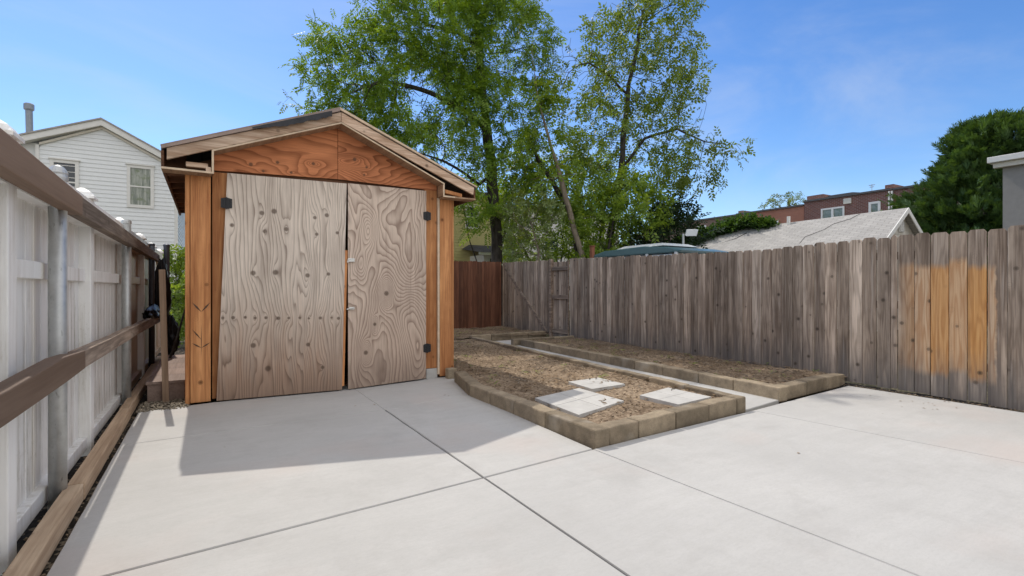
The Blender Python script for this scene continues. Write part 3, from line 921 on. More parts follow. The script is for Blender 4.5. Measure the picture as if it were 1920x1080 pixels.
MB().hexa([F(2.79, 2.55, .18), F(3.05, 2.515, .18), F(3.05, 2.515, .12), F(2.79, 2.55, .12), F(2.79, 2.60, .18), F(3.05, 2.565, .18), F(3.05, 2.565, .12), F(2.79, 2.60, .12)]).build('filler_block', M['cedar'], shed, .004)
# eave fascia and rafter tails along both sides
MB().box(-.412, -.388, 6.31, YR, 2.47, 2.662).build('eave_fascia', M['rafter'], shed)
MB().box(3.232, 3.255, 6.50, YR, 2.50, 2.65).build('eave_fascia', M['rafter'], shed)
for k in range(9):
    y = 6.72 + k * .405
    MB().hexa([(-.387, y, 2.475), (-.206, y, 2.50), (-.206, y + .04, 2.50), (-.387, y + .04, 2.475), (-.387, y, 2.66), (-.206, y, 2.72), (-.206, y + .04, 2.72), (-.387, y + .04, 2.66)]).build('rafter_tail', M['rafter'], shed)
# grain splits on the left corner post: three routed leaf marks
BM = mat_plain('burnt_mark', (.10, .06, .04), .9)
def leafmark(x, z, dx, dz, w_):
    a = Vector((x, z)); b = Vector((x + dx, z + dz)); m_ = (a + b) / 2; nn = Vector((-(b - a).y, (b - a).x)).normalized() * w_
    MB().prism([F(*a, .0262), F(*(m_ - nn), .0262), F(*b, .0262), F(*(m_ + nn), .0262)], (0, .004, 0)).build('leaf_mark', BM, cpost)
for s in (-1, 1):
    leafmark(-.062, .99, s * .085, .105, .010)
    leafmark(-.062, .60, s * .085, .055, .008)
leafmark(-.062, .69, -.085, .115, .007)
leafmark(-.062, .50, .0, .36, .003)

# ------------------------------------------------------------------ grey board fence (right)
def top_z(y): return interp(y, [(-3, 1.89), (1.95, 1.888), (3.3, 1.883), (4.2, 1.858), (5.2, 1.835), (6.45, 1.868), (9.86, 1.953), (10.6, 1.965), (13.3, 2.0)])
def bot_z(y): return interp(y, [(-3, .0), (3.4, .015), (3.8, .04), (6, .06), (13.3, .08)])
grey = thing('board_fence', (7.3, 5, 0), 'tall weathered grey dog-eared board fence with a fresh orange patch', 'fence')
rb = random.Random(21)
def dogear(mb, y0, y1, zb, zt, x, th=.018, tilt=0.0, ear=.03):
    def p(y, z): return (x(y) + tilt * (z - zb), y, z)
    mb.prism([p(y0, zb), p(y1, zb), p(y1, zt - ear), p(y1 - ear * .8, zt), p(y0 + ear * .8, zt), p(y0, zt - ear)], (th, 0, 0))
def run_boards(y0, y1, wide=.150):
    mb = MB(); y = y0
    while y < y1 - .05:
        w_ = wide + rb.uniform(-.012, .012)
        ye = min(y + w_, y1)
        jx = rb.uniform(-.006, .006)
        yl, yh = y, ye
        sk = rb.uniform(-.003, .003)
        dogear(mb, yl, yh, bot_z(y) + rb.uniform(-.015, .015), top_z((y + ye) / 2) + rb.uniform(-.016, .012), lambda yy: FX(yy) + jx + sk, tilt=rb.uniform(-.003, .003))
        y = ye + rb.uniform(.004, .012)
    return mb
secs = [(-2.6, .30), (.305, 3.02), (3.025, 5.5), (5.505, 7.95), (7.955, 9.84)]
for i, (a, b) in enumerate(secs):
    o = run_boards(a, b, .158 if b < 4 else .150).build('board_panel', M['fence_grey'], grey)
    if i == 1: o['label'] = 'board panel with a rectangle of fresh orange wood'
run_boards(10.62, 13.22).build('board_panel', M['fence_grey'], grey)
for zc in (.35, 1.0, 1.6):
    MB().hexa([(FX(-2.6) + .03, -2.6, zc), (FX(-2.6) + .07, -2.6, zc), (FX(9.8) + .07, 9.8, zc), (FX(9.8) + .03, 9.8, zc), (FX(-2.6) + .03, -2.6, zc + .09), (FX(-2.6) + .07, -2.6, zc + .09), (FX(9.8) + .07, 9.8, zc + .09), (FX(9.8) + .03, 9.8, zc + .09)]).build('fence_rail', M['rail_grey'], grey)
for y in (-2.4, .1, 2.6, 5.1, 7.6, 9.8, 10.66, 13.1):
    MB().box(FX(y) + .072, FX(y) + .16, y - .045, y + .045, -.06, 1.78).build('fence_post', M['fence_grey'], grey)
mb = MB(); mb.hexa([(FX(10.72) - .03, 10.70, .12), (FX(10.72) - .03, 10.80, .12), (FX(10.72) - .003, 10.80, .12), (FX(10.72) - .003, 10.70, .12), (FX(13.) - .03, 13.02, 1.86), (FX(13.) - .03, 13.12, 1.86), (FX(13.) - .003, 13.12, 1.86), (FX(13.) - .003, 13.02, 1.86)])
mb.build('brace', M['rail_grey'], grey)
MB().box(FX(10.6) - .03, FX(10.6) + .05, 10.56, 10.64, .02, 1.98).build('gate_post', M['rail_grey'], grey, .004)
gate = thing('gate', (7.43, 10.2, 0), 'narrow weathered gate with three cross battens in the grey fence', 'gate')
mb = MB()
for k in range(5):
    y = 9.87 + k * .138
    dogear(mb, y, y + .132, .06, 1.90, lambda yy: FX(yy) + .035)
mb.build('board_panel', M['fence_grey'], gate)
for zc in (.14, .98, 1.68):
    MB().box(FX(10.2) - .006, FX(10.2) + .034, 9.88, 10.54, zc, zc + .10).build('batten', M['rail_grey'], gate, .004)
MB().box(FX(9.86) - .008, FX(9.86) + .03, 9.84, 9.868, .06, 1.92).build('gate_stop', M['rail_grey'], gate)

# ------------------------------------------------------------------ brown board fence (far end)
br = thing('board_fence', (5.4, 13.25, 0), 'dark reddish brown stained board fence across the far end beside the shed', 'fence')
mb = MB(); x = 1.2
while x < 7.48:
    w_ = min(.145, 7.5 - x)
    zt = 2.02 + rb.uniform(-.01, .01)
    e_ = .02
    mb.prism([(x, 13.26, .06), (x + w_, 13.26, .06), (x + w_, 13.26, zt - e_), (x + w_ - e_, 13.26, zt), (x + e_, 13.26, zt), (x, 13.26, zt - e_)], (0, .018, 0))
    x += w_ + .004
mb.build('board_panel', M['fence_brown'], br)
for zc in (.4, 1.6):
    MB().box(1.2, 7.48, 13.282, 13.32, zc, zc + .09).build('fence_rail', M['fence_brown'], br)
for x in (1.25, 3.3, 5.4, 7.4):
    MB().box(x, x + .09, 13.322, 13.41, -.06, 1.9).build('fence_post', M['fence_brown'], br)

# ------------------------------------------------------------------ white vinyl fence (left)
vf = thing('vinyl_fence', (-.85, 5, 0), 'dirty white vinyl panel fence with capped posts along the left side', 'fence')
PY = [-.80, 1.25, 3.19, 5.08, 7.0, 8.85, 10.6, 12.2]
def cap_profile(c, hw, z):
    mb = MB()
    x, y = c
    lv = [(hw + .022, z), (hw + .022, z + .018), (hw + .006, z + .034), (hw - .004, z + .052), (.012, z + .085)]
    vs = []
    for h_, zz in lv:
        vs += [(x - h_, y - h_, zz), (x + h_, y - h_, zz), (x + h_, y + h_, zz), (x - h_, y + h_, zz)]
    fs = [(3, 2, 1, 0), tuple(range(len(vs) - 4, len(vs)))]
    for i in range(len(lv) - 1):
        for k in range(4):
            fs.append((i * 4 + k, i * 4 + (k + 1) % 4, (i + 1) * 4 + (k + 1) % 4, (i + 1) * 4 + k))
    return mb.add(vs, fs)
for i, y in enumerate(PY):
    p = MB().box(-.894, -.770, y - .062, y + .062, -.06, 1.935).build('fence_post', M['vinyl_clean'], vf, .006)
    cap_profile((-.832, y), .062, 1.935).build('post_cap', M['vinyl_clean'], p)
for i, (a, b) in enumerate(zip(PY, PY[1:])):
    y0, y1 = a + .063, b - .063
    mt = M['vinyl_tan'] if i >= 4 else M['vinyl']
    # tongue-and-groove boards: shallow vees between flats
    n_ = 12; vs = []; fs = []
    ys = []
    for k in range(n_):
        s0 = y0 + (y1 - y0) * k / n_; s1 = y0 + (y1 - y0) * (k + 1) / n_
        ys += [(s0, -.852), (s0 + .007, -.843), (s0 + .5 * (s1 - s0), -.841), (s1 - .007, -.843)]
    ys.append((y1, -.852))
    for (yy, xx) in ys:
        vs += [(xx, yy, .09), (xx, yy, 1.75)]
    for k in range(len(ys) - 1):
        fs.append((2 * k, 2 * k + 2, 2 * k + 3, 2 * k + 1))
    mb = MB().add(vs, fs); mb.box(-.872, -.856, y0, y1, .09, 1.75)
    pn = mb.build('fence_panel', mt, vf)
    for (z0, z1, x1) in ((.02, .115, -.795), (1.30, 1.395, -.805), (1.715, 1.925, -.770)):
        MB().box(-.890, x1, y0 + .001, y1 - .001, z0, z1).build('fence_rail', mt if i >= 4 else M['vinyl_clean'], vf, .005)

# ------------------------------------------------------------------ post and rail guard in front of it
pr = thing('post_and_rail', (-.70, 5, 0), 'brown wooden rails on round steel poles running along the white fence', 'railing')
def pole(y, r_, top, mat, dome=True, x=-.744):
    p = MB().tube([(x, y, -.05), (x, y, top)], r_, 20).build('pole', mat, pr, smooth=False)
    p.data.polygons.foreach_set('use_smooth', [len(f.vertices) == 4 for f in p.data.polygons])
    c = MB()
    if dome:
        c.lathe((x, y, top - .045), [(r_ + .004, 0), (r_ + .006, .02), (r_ + .003, .035), (r_ + .005, .045), (r_ * .95, .062), (r_ * .6, .082), (r_ * .12, .09)], 20)
    else:
        c.lathe((x, y, top - .03), [(r_ + .003, 0), (r_ + .004, .02), (r_ * .9, .034)], 16)
    c.build('pole_cap', mat, p, smooth=False)
pole(3.87, .043, 1.912, M['galv'])
pole(6.76, .042, 1.965, M['galv'], False)
pole(1.15, .043, 1.86, M['galv'])
pole(9.6, .040, 1.93, M['dark_pole'], False)
def yrail(pts, mat, name='rail', lab=None):
    """pts: (y, zbottom, ztop, xin, xout)"""
    mb = MB(); vs = []; fs = []
    for y, zb, zt, xi, xo in pts:
        vs += [(xi, y, zb), (xo, y, zb), (xo, y, zt), (xi, y, zt)]
    n_ = len(pts)
    fs = [(3, 2, 1, 0), (4 * n_ - 4, 4 * n_ - 3, 4 * n_ - 2, 4 * n_ - 1)]
    for i in range(n_ - 1):
        for k in range(4):
            fs.append((4 * i + k, 4 * i + (k + 1) % 4, 4 * i + 4 + (k + 1) % 4, 4 * i + 4 + k))
    return mb.add(vs, fs).build(name, mat, pr, .006, label=lab)
yrail([(.2, 1.715, 1.855, -.736, -.660), (2.67, 1.703, 1.845, -.736, -.660), (4.045, 1.695, 1.812, -.736, -.660)], M['rail_brown'], lab='smooth brown painted top rail')
yrail([(4.05, 1.695, 1.812, -.736, -.664), (6.5, 1.685, 1.80, -.736, -.667), (10.1, 1.675, 1.785, -.736, -.675)], M['rail_grey'], lab='weathered grey top rail')
yrail([(.2, .73, .858, -.736, -.652), (2.67, .735, .860, -.736, -.652), (3.55, .742, .882, -.736, -.652), (4.10, .750, .862, -.734, -.656)], M['rail_brown'], lab='smooth brown lower rail')
yrail([(4.104, .750, .862, -.736, -.660), (5.2, .742, .850, -.736, -.662), (6.9, .735, .845, -.736, -.667), (10.0, .70, .835, -.70, -.665)], M['rail_grey'], lab='weathered lower rail with bold grain')

# edging timbers on the ground
GT = 'edging timbers along the white fence'
for (ya, yb, xo, lab) in ((.6, 3.92, -.624, 'edging timber nearest the camera at the foot of the white fence'),
                          (3.93, 6.15, -.632, 'middle edging timber butted between two others by the patio'),
                          (6.16, 10.6, -.650, 'far edging timber running past the painted step')):
    z = -.015
    mb = MB().hexa([(xo - .085, ya, z), (xo, ya, z), (xo - .012, yb, z), (xo - .097, yb, z), (xo - .085, ya, z + .105), (xo, ya, z + .105), (xo - .012, yb, z + .105), (xo - .097, yb, z + .105)])
    tag(mb.build('edging_timber', M['timber'], loc=(xo - .04, (ya + yb) / 2, z), bevel=.006), lab, 'timber', GT)

# narrow side yard: stake, step, plastic, sticks, tall pole
o = MB().hexa([(-.425, 6.74, -.03), (-.365, 6.72, -.03), (-.365, 6.76, -.03), (-.425, 6.78, -.03), (-.462, 6.74, 1.45), (-.400, 6.72, 1.45), (-.400, 6.76, 1.45), (-.462, 6.78, 1.45)]).build('wooden_stake', M['stake'], loc=(-.4, 6.75, 0), bevel=.004)
tag(o, 'slightly leaning upright wooden stake in front of the painted step', 'stake')
st = thing('step', (-.38, 8, 0), 'low brown painted wooden step in the gap beside the shed', 'step')
MB().hexa([(-.57, 6.83, -.03), (-.225, 6.66 + .17, -.03), (-.225, 9.4, -.03), (-.57, 9.4, -.03), (-.57, 6.83, .19), (-.225, 6.83, .19), (-.225, 9.4, .19), (-.57, 9.4, .19)]).build('step_riser', M['step'], st, .004)
for k in range(5):
    y = 6.815 + k * .52
    MB().box(-.585, -.222, y, y + .514, .191, .222).build('tread', M['step'], st, .004)
o = MB().tube([(-.60, 10.4, -.05), (-.60, 10.4, 1.98)], .045, 14).lathe((-.60, 10.4, 1.95), [(.05, 0), (.05, .03), (.02, .05)], 14).build('steel_pole', M['dark_pole'], loc=(-.6, 10.4, 0))
tag(o, 'dark round steel pole standing beyond the end of the rails', 'pole')
# crumpled black sheet over the rail end
def sheet(name, cx, cy, z0, z1, rx, ry, seed, label, folds=.35, n1=34, n2=16):
    V = []
    for j in range(n2 + 1):
        t = j / n2
        for i in range(n1 + 1):
            a = 2 * math.pi * i / n1
            q = Vector((math.cos(a) * 1.6, math.sin(a) * 1.6, t * 3.2 + seed))
            rr_ = (1 + folds * mnoise.fractal(q * 1.4, .7, 2.2, 4) + .18 * math.sin(a * 7 + t * 5 + seed)) * (.55 + .75 * math.sin(math.pi * min(1, .15 + .75 * t)) if True else 1)
            rr_ *= 1 - .55 * t ** 3
            V.append((cx + math.cos(a) * rx * rr_, cy + math.sin(a) * ry * rr_, z0 + (z1 - z0) * t + .05 * mnoise.noise(q)))
    Fq = [(j * (n1 + 1) + i, j * (n1 + 1) + i + 1, (j + 1) * (n1 + 1) + i + 1, (j + 1) * (n1 + 1) + i) for j in range(n2) for i in range(n1)]
    o = npmesh(name, V, Fq, M['plastic'], loc=(cx, cy, z0), smooth=False)
    return o
tag(sheet('plastic_sheet', -.64, 9.95, .80, 1.72, .09, .2, 1.0, ''), 'black plastic sheet hanging over the end of the top rail', 'plastic sheet')
tag(sheet('plastic_sheet', -.70, 9.2, .80, 1.00, .075, .45, 4.0, ''), 'crumpled black plastic lying on the lower rail behind the stake', 'plastic sheet')
tag(sheet('plastic_sheet', -.52, 10.0, .2, .80, .085, .16, 9.0, '', .5), 'crumpled black plastic bundle heaped on the step', 'plastic sheet')
for k, (a, b, lab) in enumerate((((-.27, 9.0, .21), (-.215, 9.6, 1.38), 'thin grey stick leaning on the shed side'), ((-.48, 9.0, .22), (-.30, 9.5, .95), 'bare dark stick crossing low behind the stake'))):
    o = MB().tube([a, tuple((p + q) / 2 + .01 for p, q in zip(a, b)), b], [.018, .016, .012], 7).build('stick', M['bark_pale'] if k == 0 else M['bark'], loc=a)
    tag(o, lab, 'stick')


# ------------------------------------------------------------------ trees
def colonize(roots, attr, step=.28, infl=2.4, kill=.55, iters=90):
    pos = []; par = []
    for line, parent in roots:
        pts = [Vector(p) for p in line]
        prev = parent
        if prev == 'near':
            A = np.array(pos); prev = int(np.argmin(((A - np.array(line[0])) ** 2).sum(1)))
        for a, b in zip(pts, pts[1:]):
            L = (b - a).length; k = max(1, int(L / step))
            for i in range(k):
                if prev is None:
                    pos.append(tuple(a)); par.append(-1); prev = 0
                p = a.lerp(b, (i + 1) / k)
                p += Vector(mnoise.noise_vector(p * 1.1)) * .05
                pos.append(tuple(p)); par.append(prev); prev = len(pos) - 1
    attr = np.array(attr)
    P = np.array(pos)
    d2 = ((attr[:, None, :] - P[None]) ** 2).sum(-1)
    best = d2.argmin(1); bd = d2.min(1)
    alive = np.ones(len(attr), bool)
    for it in range(iters):
        alive &= bd > kill * kill
        idx = np.where(alive & (bd < infl * infl if it > 6 else alive))[0]
        if len(idx) == 0: break
        dirs = {}
        for a in idx:
            dv = attr[a] - np.array(pos[best[a]])
            dirs.setdefault(best[a], []).append(dv / (np.linalg.norm(dv) + 1e-6))
        new = []
        for nd, ds in dirs.items():
            d = np.sum(ds, 0) + RNG.normal(0, .22, 3)
            d /= np.linalg.norm(d) + 1e-6
            q = np.array(pos[nd]) + d * step
            new.append((q, nd))
        s0 = len(pos)
        for q, nd in new:
            pos.append(tuple(q)); par.append(nd)
        Q = np.array([q for q, _ in new])
        for c0 in range(0, len(Q), 200):
            dd = ((attr[:, None, :] - Q[None, c0:c0 + 200]) ** 2).sum(-1)
            m_ = dd.min(1); am = dd.argmin(1)
            imp = m_ < bd * .98
            bd[imp] = m_[imp]; best[imp] = s0 + c0 + am[imp]
        if len(pos) > 7000: break
    return np.array(pos), np.array(par)


def branches(pos, par, r_tip, r_base, name, mat, parent, expo=2.3, nside=6):
    n = len(pos)
    ch = [[] for _ in range(n)]
    for i, p in enumerate(par):
        if p >= 0: ch[p].append(i)
    rad = np.zeros(n)
    for i in range(n - 1, -1, -1):
        rad[i] = (sum(rad[c] ** expo for c in ch[i]) ** (1 / expo)) if ch[i] else r_tip
    k = math.log(r_base / r_tip) / max(1e-6, math.log(rad.max() / r_tip))
    rad = r_tip * (rad / r_tip) ** k
    mb = MB()
    for i in range(n):
        kids = sorted(ch[i], key=lambda c: -rad[c])
        starts = kids[1:] if par[i] >= 0 else kids
        for s in starts:
            path = [pos[i]]; rs = [min(rad[i], rad[s] * 1.15)]
            c = s
            while True:
                path.append(pos[c]); rs.append(rad[c])
                if not ch[c]: break
                c = max(ch[c], key=lambda q: rad[q])
            mb.tube(path, rs, 10 if rs[0] > .06 else (5 if rs[0] > .02 else 3), cap=False)
    o = mb.build(name, mat, parent, smooth=True)
    return rad, ch, o


def rotmats(d, roll):
    """frames whose x axis is d"""
    d = d / (np.linalg.norm(d, axis=1, keepdims=True) + 1e-9)
    ref = np.tile(np.array([0, 0, 1.0]), (len(d), 1))
    ref[np.abs(d[:, 2]) > .95] = (1, 0, 0)
    s = np.cross(ref, d); s /= np.linalg.norm(s, axis=1, keepdims=True) + 1e-9
    u = np.cross(d, s)
    c, sn = np.cos(roll)[:, None], np.sin(roll)[:, None]
    s2 = s * c + u * sn; u2 = u * c - s * sn
    return np.stack([d, s2, u2], 1)   # rows


def leaf_template(kind):
    L = []
    if kind == 'compound':          # rachis with paired leaflets
        for k in range(6):
            x = .05 + k * .055
            for sgn in (-1, 1):
                L.append(((x, 0, 0), (.55, sgn * .85, -.18), .105, .040))
        L.append(((.38, 0, 0), (1, 0, -.2), .105, .040))
    elif kind == 'simple':
        for k in range(7):
            x = .03 + k * .045; sgn = 1 if k % 2 else -1
            L.append(((x, 0, 0), (.6, sgn * .8, random.uniform(-.5, .2)), .13, .066))
        L.append(((.34, 0, 0), (1, .1, -.3), .13, .066))
    elif kind == 'small':
        for k in range(6):
            x = .02 + k * .03; sgn = 1 if k % 2 else -1
            L.append(((x, 0, 0), (.6, sgn * .8, random.uniform(-.5, .4)), .075, .045))
    elif kind == 'scale':           # cypress spray
        L.append(((0, 0, 0), (1, 0, 0), .36, .03))
        for k in range(6):
            x = .02 + k * .045
            for sgn in (-1, 1):
                L.append(((x, 0, 0), (.85, sgn * .5, random.uniform(-.2, .3)), .20 - k * .018, .026))
    V = []
    for base, d, ln, wd in L:
        b = Vector(base); d = Vector(d).normalized()
        s = d.cross(Vector((0, 0, 1))).normalized() * wd * .5
        V += [tuple(b), tuple(b + d * ln * .45 + s + Vector((0, 0, .006))), tuple(b + d * ln), tuple(b + d * ln * .45 - s + Vector((0, 0, .006)))]
    return np.array(V)


def foliage(name, origins, dirs, kind, mat, parent, scale=1.0, droop=.25):
    T = leaf_template(kind)
    n = len(origins)
    d = np.array(dirs) + RNG.normal(0, .45, (n, 3)); d[:, 2] -= droop
    Rm = rotmats(d, RNG.normal(0, .7, n))
    sc = RNG.uniform(.55, 1.3, (n, 1, 1)) * scale
    V = np.einsum('kj,njc->nkc', T, Rm) * sc
    V += RNG.normal(0, .008, V.shape)
    V += np.array(origins)[:, None, :]
    F_ = np.arange(n * len(T)).reshape(-1, 4)
    return npmesh(name, V.reshape(-1, 3), F_, mat, parent)


def blob_points(blobs, density, shell=.0):
    out = []
    for (x, y, z, rx, rz) in blobs:
        n = max(4, int(density * rx * rx * rz * 4.19))
        while n > 0:
            q = RNG.uniform(-1, 1, 3)
            L = np.linalg.norm(q)
            if L > 1 or L < shell: continue
            out.append((x + q[0] * rx, y + q[1] * rx, z + q[2] * rz)); n -= 1
    return out


def tree(name, label, cat, base, roots, blobs, dens, leafmat, kind, bark, r_base, per, group=None, tip=.006, scale=1.0, droop=.25, infl=2.4, kill=.5, step=.28, depth=3, clump=.10, gap=-.9, gapf=.9):
    t = thing(name, base, label, cat, group)
    att = blob_points(blobs, dens)
    pos, par = colonize(roots, att, step, infl, kill)
    rad, ch, tr = branches(pos, par, tip, r_base, 'trunk', bark, t)
    # leaf-bearing nodes: near the tips
    hgt = np.zeros(len(pos), int)
    for i in range(len(pos) - 1, -1, -1):
        if ch[i]: hgt[i] = 1 + max(hgt[c] for c in ch[i])
    B = np.array(blobs)
    org = []; dr_ = []
    for i in range(len(pos)):
        if hgt[i] > depth or par[i] < 0: continue
        q = (pos[i] - B[:, :3]) / np.stack([B[:, 3], B[:, 3], B[:, 4]], 1) / 1.15
        if (q ** 2).sum(1).min() > 1: continue
        if mnoise.noise(Vector(pos[i]) * gapf) < gap: continue
        d = pos[i] - pos[par[i]]
        d = d / (np.linalg.norm(d) + 1e-6)
        k = max(1, RNG.poisson(per))
        for _ in range(k):
            a = RNG.normal(0, 1, 3)
            org.append(pos[i] + RNG.normal(0, clump, 3)); dr_.append(d * .6 + a * .55)
    print('TREE', label[:30], len(pos), len(org))
    foliage('crown', org, dr_, kind, leafmat, t, scale, droop)
    return t

B_LOCUST = [(3.0,15.5,7.9,1.0,.9), (3.9,15.2,6.6,1.2,1.2), (6.6,14.9,4.3,1.1,.9), (3.36,15.45,6.56,1.09,1.25), (4.16,15.55,7.39,1.45,1.45), (5.28,14.89,6.74,1.61,1.78), (4.16,14.97,5.62,1.25,1.09), (5.73,15.20,5.25,1.33,1.17), (6.74,14.61,5.92,1.50,1.83), (5.88,15.12,8.75,1.83,1.33), (4.58,15.31,9.65,1.29,0.97), (4.16,15.55,8.84,0.81,0.97), (7.54,14.71,7.95,1.55,1.89), (8.57,14.10,6.75,1.20,1.72), (8.42,14.19,9.50,1.55,1.55), (6.80,15.15,10.36,2.06,1.20), (8.79,13.97,5.38,1.03,1.20), (7.09,14.40,4.08,0.83,1.00), (7.09,14.98,11.91,2.75,1.20), (5.02,15.63,11.25,1.50,0.83)]
T_LOCUST = [(8.22,14.66,-0.1), (8.16,14.70,2.12), (8.10,14.73,3.70), (8.01,14.79,5.10), (7.82,14.89,6.68), (7.72,14.95,8.07), (7.61,15.02,9.47), (7.46,15.11,11.05), (7.37,15.16,12.3)]
L_LOCUST = [(7.82,14.89,6.50), (7.05,14.89,6.97), (6.16,14.95,7.25), (5.31,14.99,7.42), (4.52,15.11,7.47)]
L2_LOCUST = [(8.01,14.79,4.93), (7.49,14.62,4.58), (6.88,14.52,4.83), (6.23,14.68,5.20)]
L3_LOCUST = [(7.64,15.00,9.12), (6.90,14.97,9.45), (5.88,15.12,9.50)]
B_ELM = [(12.54,12.91,10.00,1.82,1.46), (13.17,12.53,10.73,1.46,1.09), (10.96,13.26,8.69,1.42,1.24), (12.70,12.81,8.36,2.01,1.46), (13.79,12.16,8.91,1.09,1.09), (11.91,13.28,7.27,1.82,1.46), (12.94,12.09,6.74,1.59,1.24), (13.70,11.63,5.68,1.24,1.06), (12.70,12.81,5.62,2.19,1.46), (11.29,13.65,5.62,1.46,1.28), (13.86,11.54,6.21,1.06,0.53), (14.54,11.14,5.94,0.71,0.39), (15.30,10.68,5.94,0.50,0.39), (14.31,11.27,4.97,0.71,0.71), (13.70,11.63,7.62,0.89,0.89), (10.20,13.71,7.80,0.71,0.89), (13.55,11.72,4.44,1.06,0.71), (13.17,12.53,11.82,1.64,0.91), (14.92,10.91,5.32,0.53,0.27)]
T_ELM = [(11.68,13.42,-0.1), (11.76,13.37,2.34), (11.94,13.26,3.98), (12.15,13.14,5.44), (12.26,13.07,6.90), (12.35,13.02,8.18), (12.62,12.86,9.45), (12.77,12.77,10.73)]
L_ELM = [(12.15,13.14,5.35), (12.71,12.58,6.30), (13.40,11.81,6.56), (14.16,11.36,6.12), (15.07,10.82,6.00)]
L2_ELM = [(12.32,13.04,7.81), (11.62,13.22,8.46), (10.89,13.31,8.69)]
B_MID = [(9.03,13.25,6.92,0.67,1.17), (9.29,14.26,5.15,1.06,1.06), (9.61,13.49,4.69,1.03,1.03), (9.90,13.31,6.06,0.69,0.86), (10.66,13.44,4.08,1.24,0.89), (9.02,13.84,6.06,0.69,0.86)]
T_MID = [(10.45,12.40,-0.1), (10.06,12.63,2.25), (9.69,12.86,3.75), (9.39,13.03,5.08), (9.06,13.23,6.33), (8.81,13.37,7.58), (8.71,13.43,8.72)]
T_DARK = [(10.90,13.30,-0.1), (10.58,13.49,2.31), (10.38,13.60,3.73), (9.90,13.89,4.61), (9.44,14.17,5.50), (9.06,14.39,6.56), (8.65,14.40,7.55)]
S1 = [(8.61,12.92,3.03,0.81,0.81), (8.26,13.12,3.59,0.65,0.73), (9.02,12.67,3.51,0.65,0.81), (8.6, 12.9, 2.0, .8, .7)]
S2 = [(10.94,12.70,3.23,1.03,1.03), (11.82,12.17,3.66,1.03,1.03), (10.49,12.96,3.66,0.69,0.69), (11.38,12.43,4.34,1.03,0.69), (11.1, 12.6, 2.0, 1.1, .8)]
S3 = [(13.17,11.95,3.46,0.97,0.89), (13.70,11.63,3.20,0.62,0.62), (12.71,12.22,3.02,0.89,0.53), (13.1, 12, 2.2, .9, .7)]
S4 = [(7.46,15.34,3.20,0.25,0.53), (7.45,15.93,3.80,0.55,0.73), (9.11,15.53,3.50,0.56,0.75), (9.19,15.48,4.44,0.75,0.75)]
S5 = [(3.33,25.93,10.00,0.55,0.62), (4.08,25.49,9.62,0.62,0.55), (4.51,25.23,8.50,1.00,1.00)]
S7 = [(10.2, 16.3, 3.2, 1.2, 1.3), (11.6, 15.2, 3.4, 1.3, 1.4), (12.9, 14.6, 3.6, 1.3, 1.5), (11.0, 16.2, 5.0, 1.2, 1.1), (12.4, 15.2, 5.3, 1.3, 1.1), (9.2, 16.9, 4.7, .9, 1.0)]
S6 = [(40.63,24.72,8.34,1.75,0.61), (41.76,24.05,8.69,0.88,0.44)]
HEDGE = [(-0.73,14.97,1.51,0.29,0.52), (-0.46,13.65,1.01,0.24,0.48), (-0.62,14.90,1.90,0.23,0.21), (-0.59,13.14,0.45,0.16,0.25), (-.6, 14.6, .7, .35, .6)]

GTREE = 'trees beyond the fences'
tree('shade_tree', 'tallest tree with a thick dark trunk and feathery leaves beyond the brown fence', 'tree', (8.22, 14.66, -.06),
     [(T_LOCUST, None), (L_LOCUST, 'near'), (L2_LOCUST, 'near'), (L3_LOCUST, 'near')], B_LOCUST, 20, M['locust'], 'compound', M['bark'], .19, 12.5, GTREE, depth=4, scale=1.12, droop=.35, clump=.17, kill=.42, gap=-.05, gapf=.78)
tree('shade_tree', 'open airy tree with upright forked branches behind the grey fence', 'tree', (11.68, 13.42, -.06),
     [(T_ELM, None), (L_ELM, 'near'), (L2_ELM, 'near')], B_ELM, 20, M['elm'], 'simple', M['bark'], .115, 6.0, GTREE, depth=3, clump=.18, scale=1.0, kill=.42, gap=-.14, gapf=.9)
tree('leaning_tree', 'pale bare trunk leaning left in front of the darker trees', 'tree', (10.45, 12.4, -.06),
     [(T_MID, None)], B_MID[:3], 16, M['mid'], 'simple', M['bark_pale'], .09, 4.0, GTREE, depth=2, tip=.012, infl=1.6)
tree('leaning_tree', 'dark slanting trunk behind the pale leaning trunk', 'tree', (10.9, 13.3, -.06),
     [(T_DARK, None)], B_MID, 20, M['mid'], 'simple', M['bark'], .11, 6.5, GTREE, depth=2)
GS = 'bushes behind the fences'
tree('bush', 'pale green small leaved bush right of the thick trunk', 'bush', (8.6, 12.9 + .6, -.06), [([(8.7, 13.4, -.1), (8.65, 13.1, 1.2), (8.6, 12.95, 2.4)], None)], [(x, y + .5, z, a, b) for x, y, z, a, b in S1], 60, M['dusty'], 'small', M['bark_pale'], .05, 8, GS, step=.16, kill=.28, infl=1.5, depth=3, scale=1.25)
tree('bush', 'green leafy thicket under the open airy tree', 'bush', (11.1, 12.6, -.06), [([(11.0, 12.7, -.1), (11.0, 12.7, 1.4), (11.1, 12.6, 2.6)], None)], S2, 36, M['mid'], 'simple', M['bark'], .06, 8, GS, step=.2, kill=.35, infl=1.7, depth=3)
tree('bush', 'dark green shrub behind the teal roofed van', 'bush', (13.2, 11.95, -.06), [([(13.2, 12, -.1), (13.2, 12, 1.4), (13.2, 11.95, 2.6)], None)], S3, 50, M['dark_leaf'], 'simple', M['bark'], .06, 7, GS, step=.2, kill=.32, infl=1.7, depth=3)
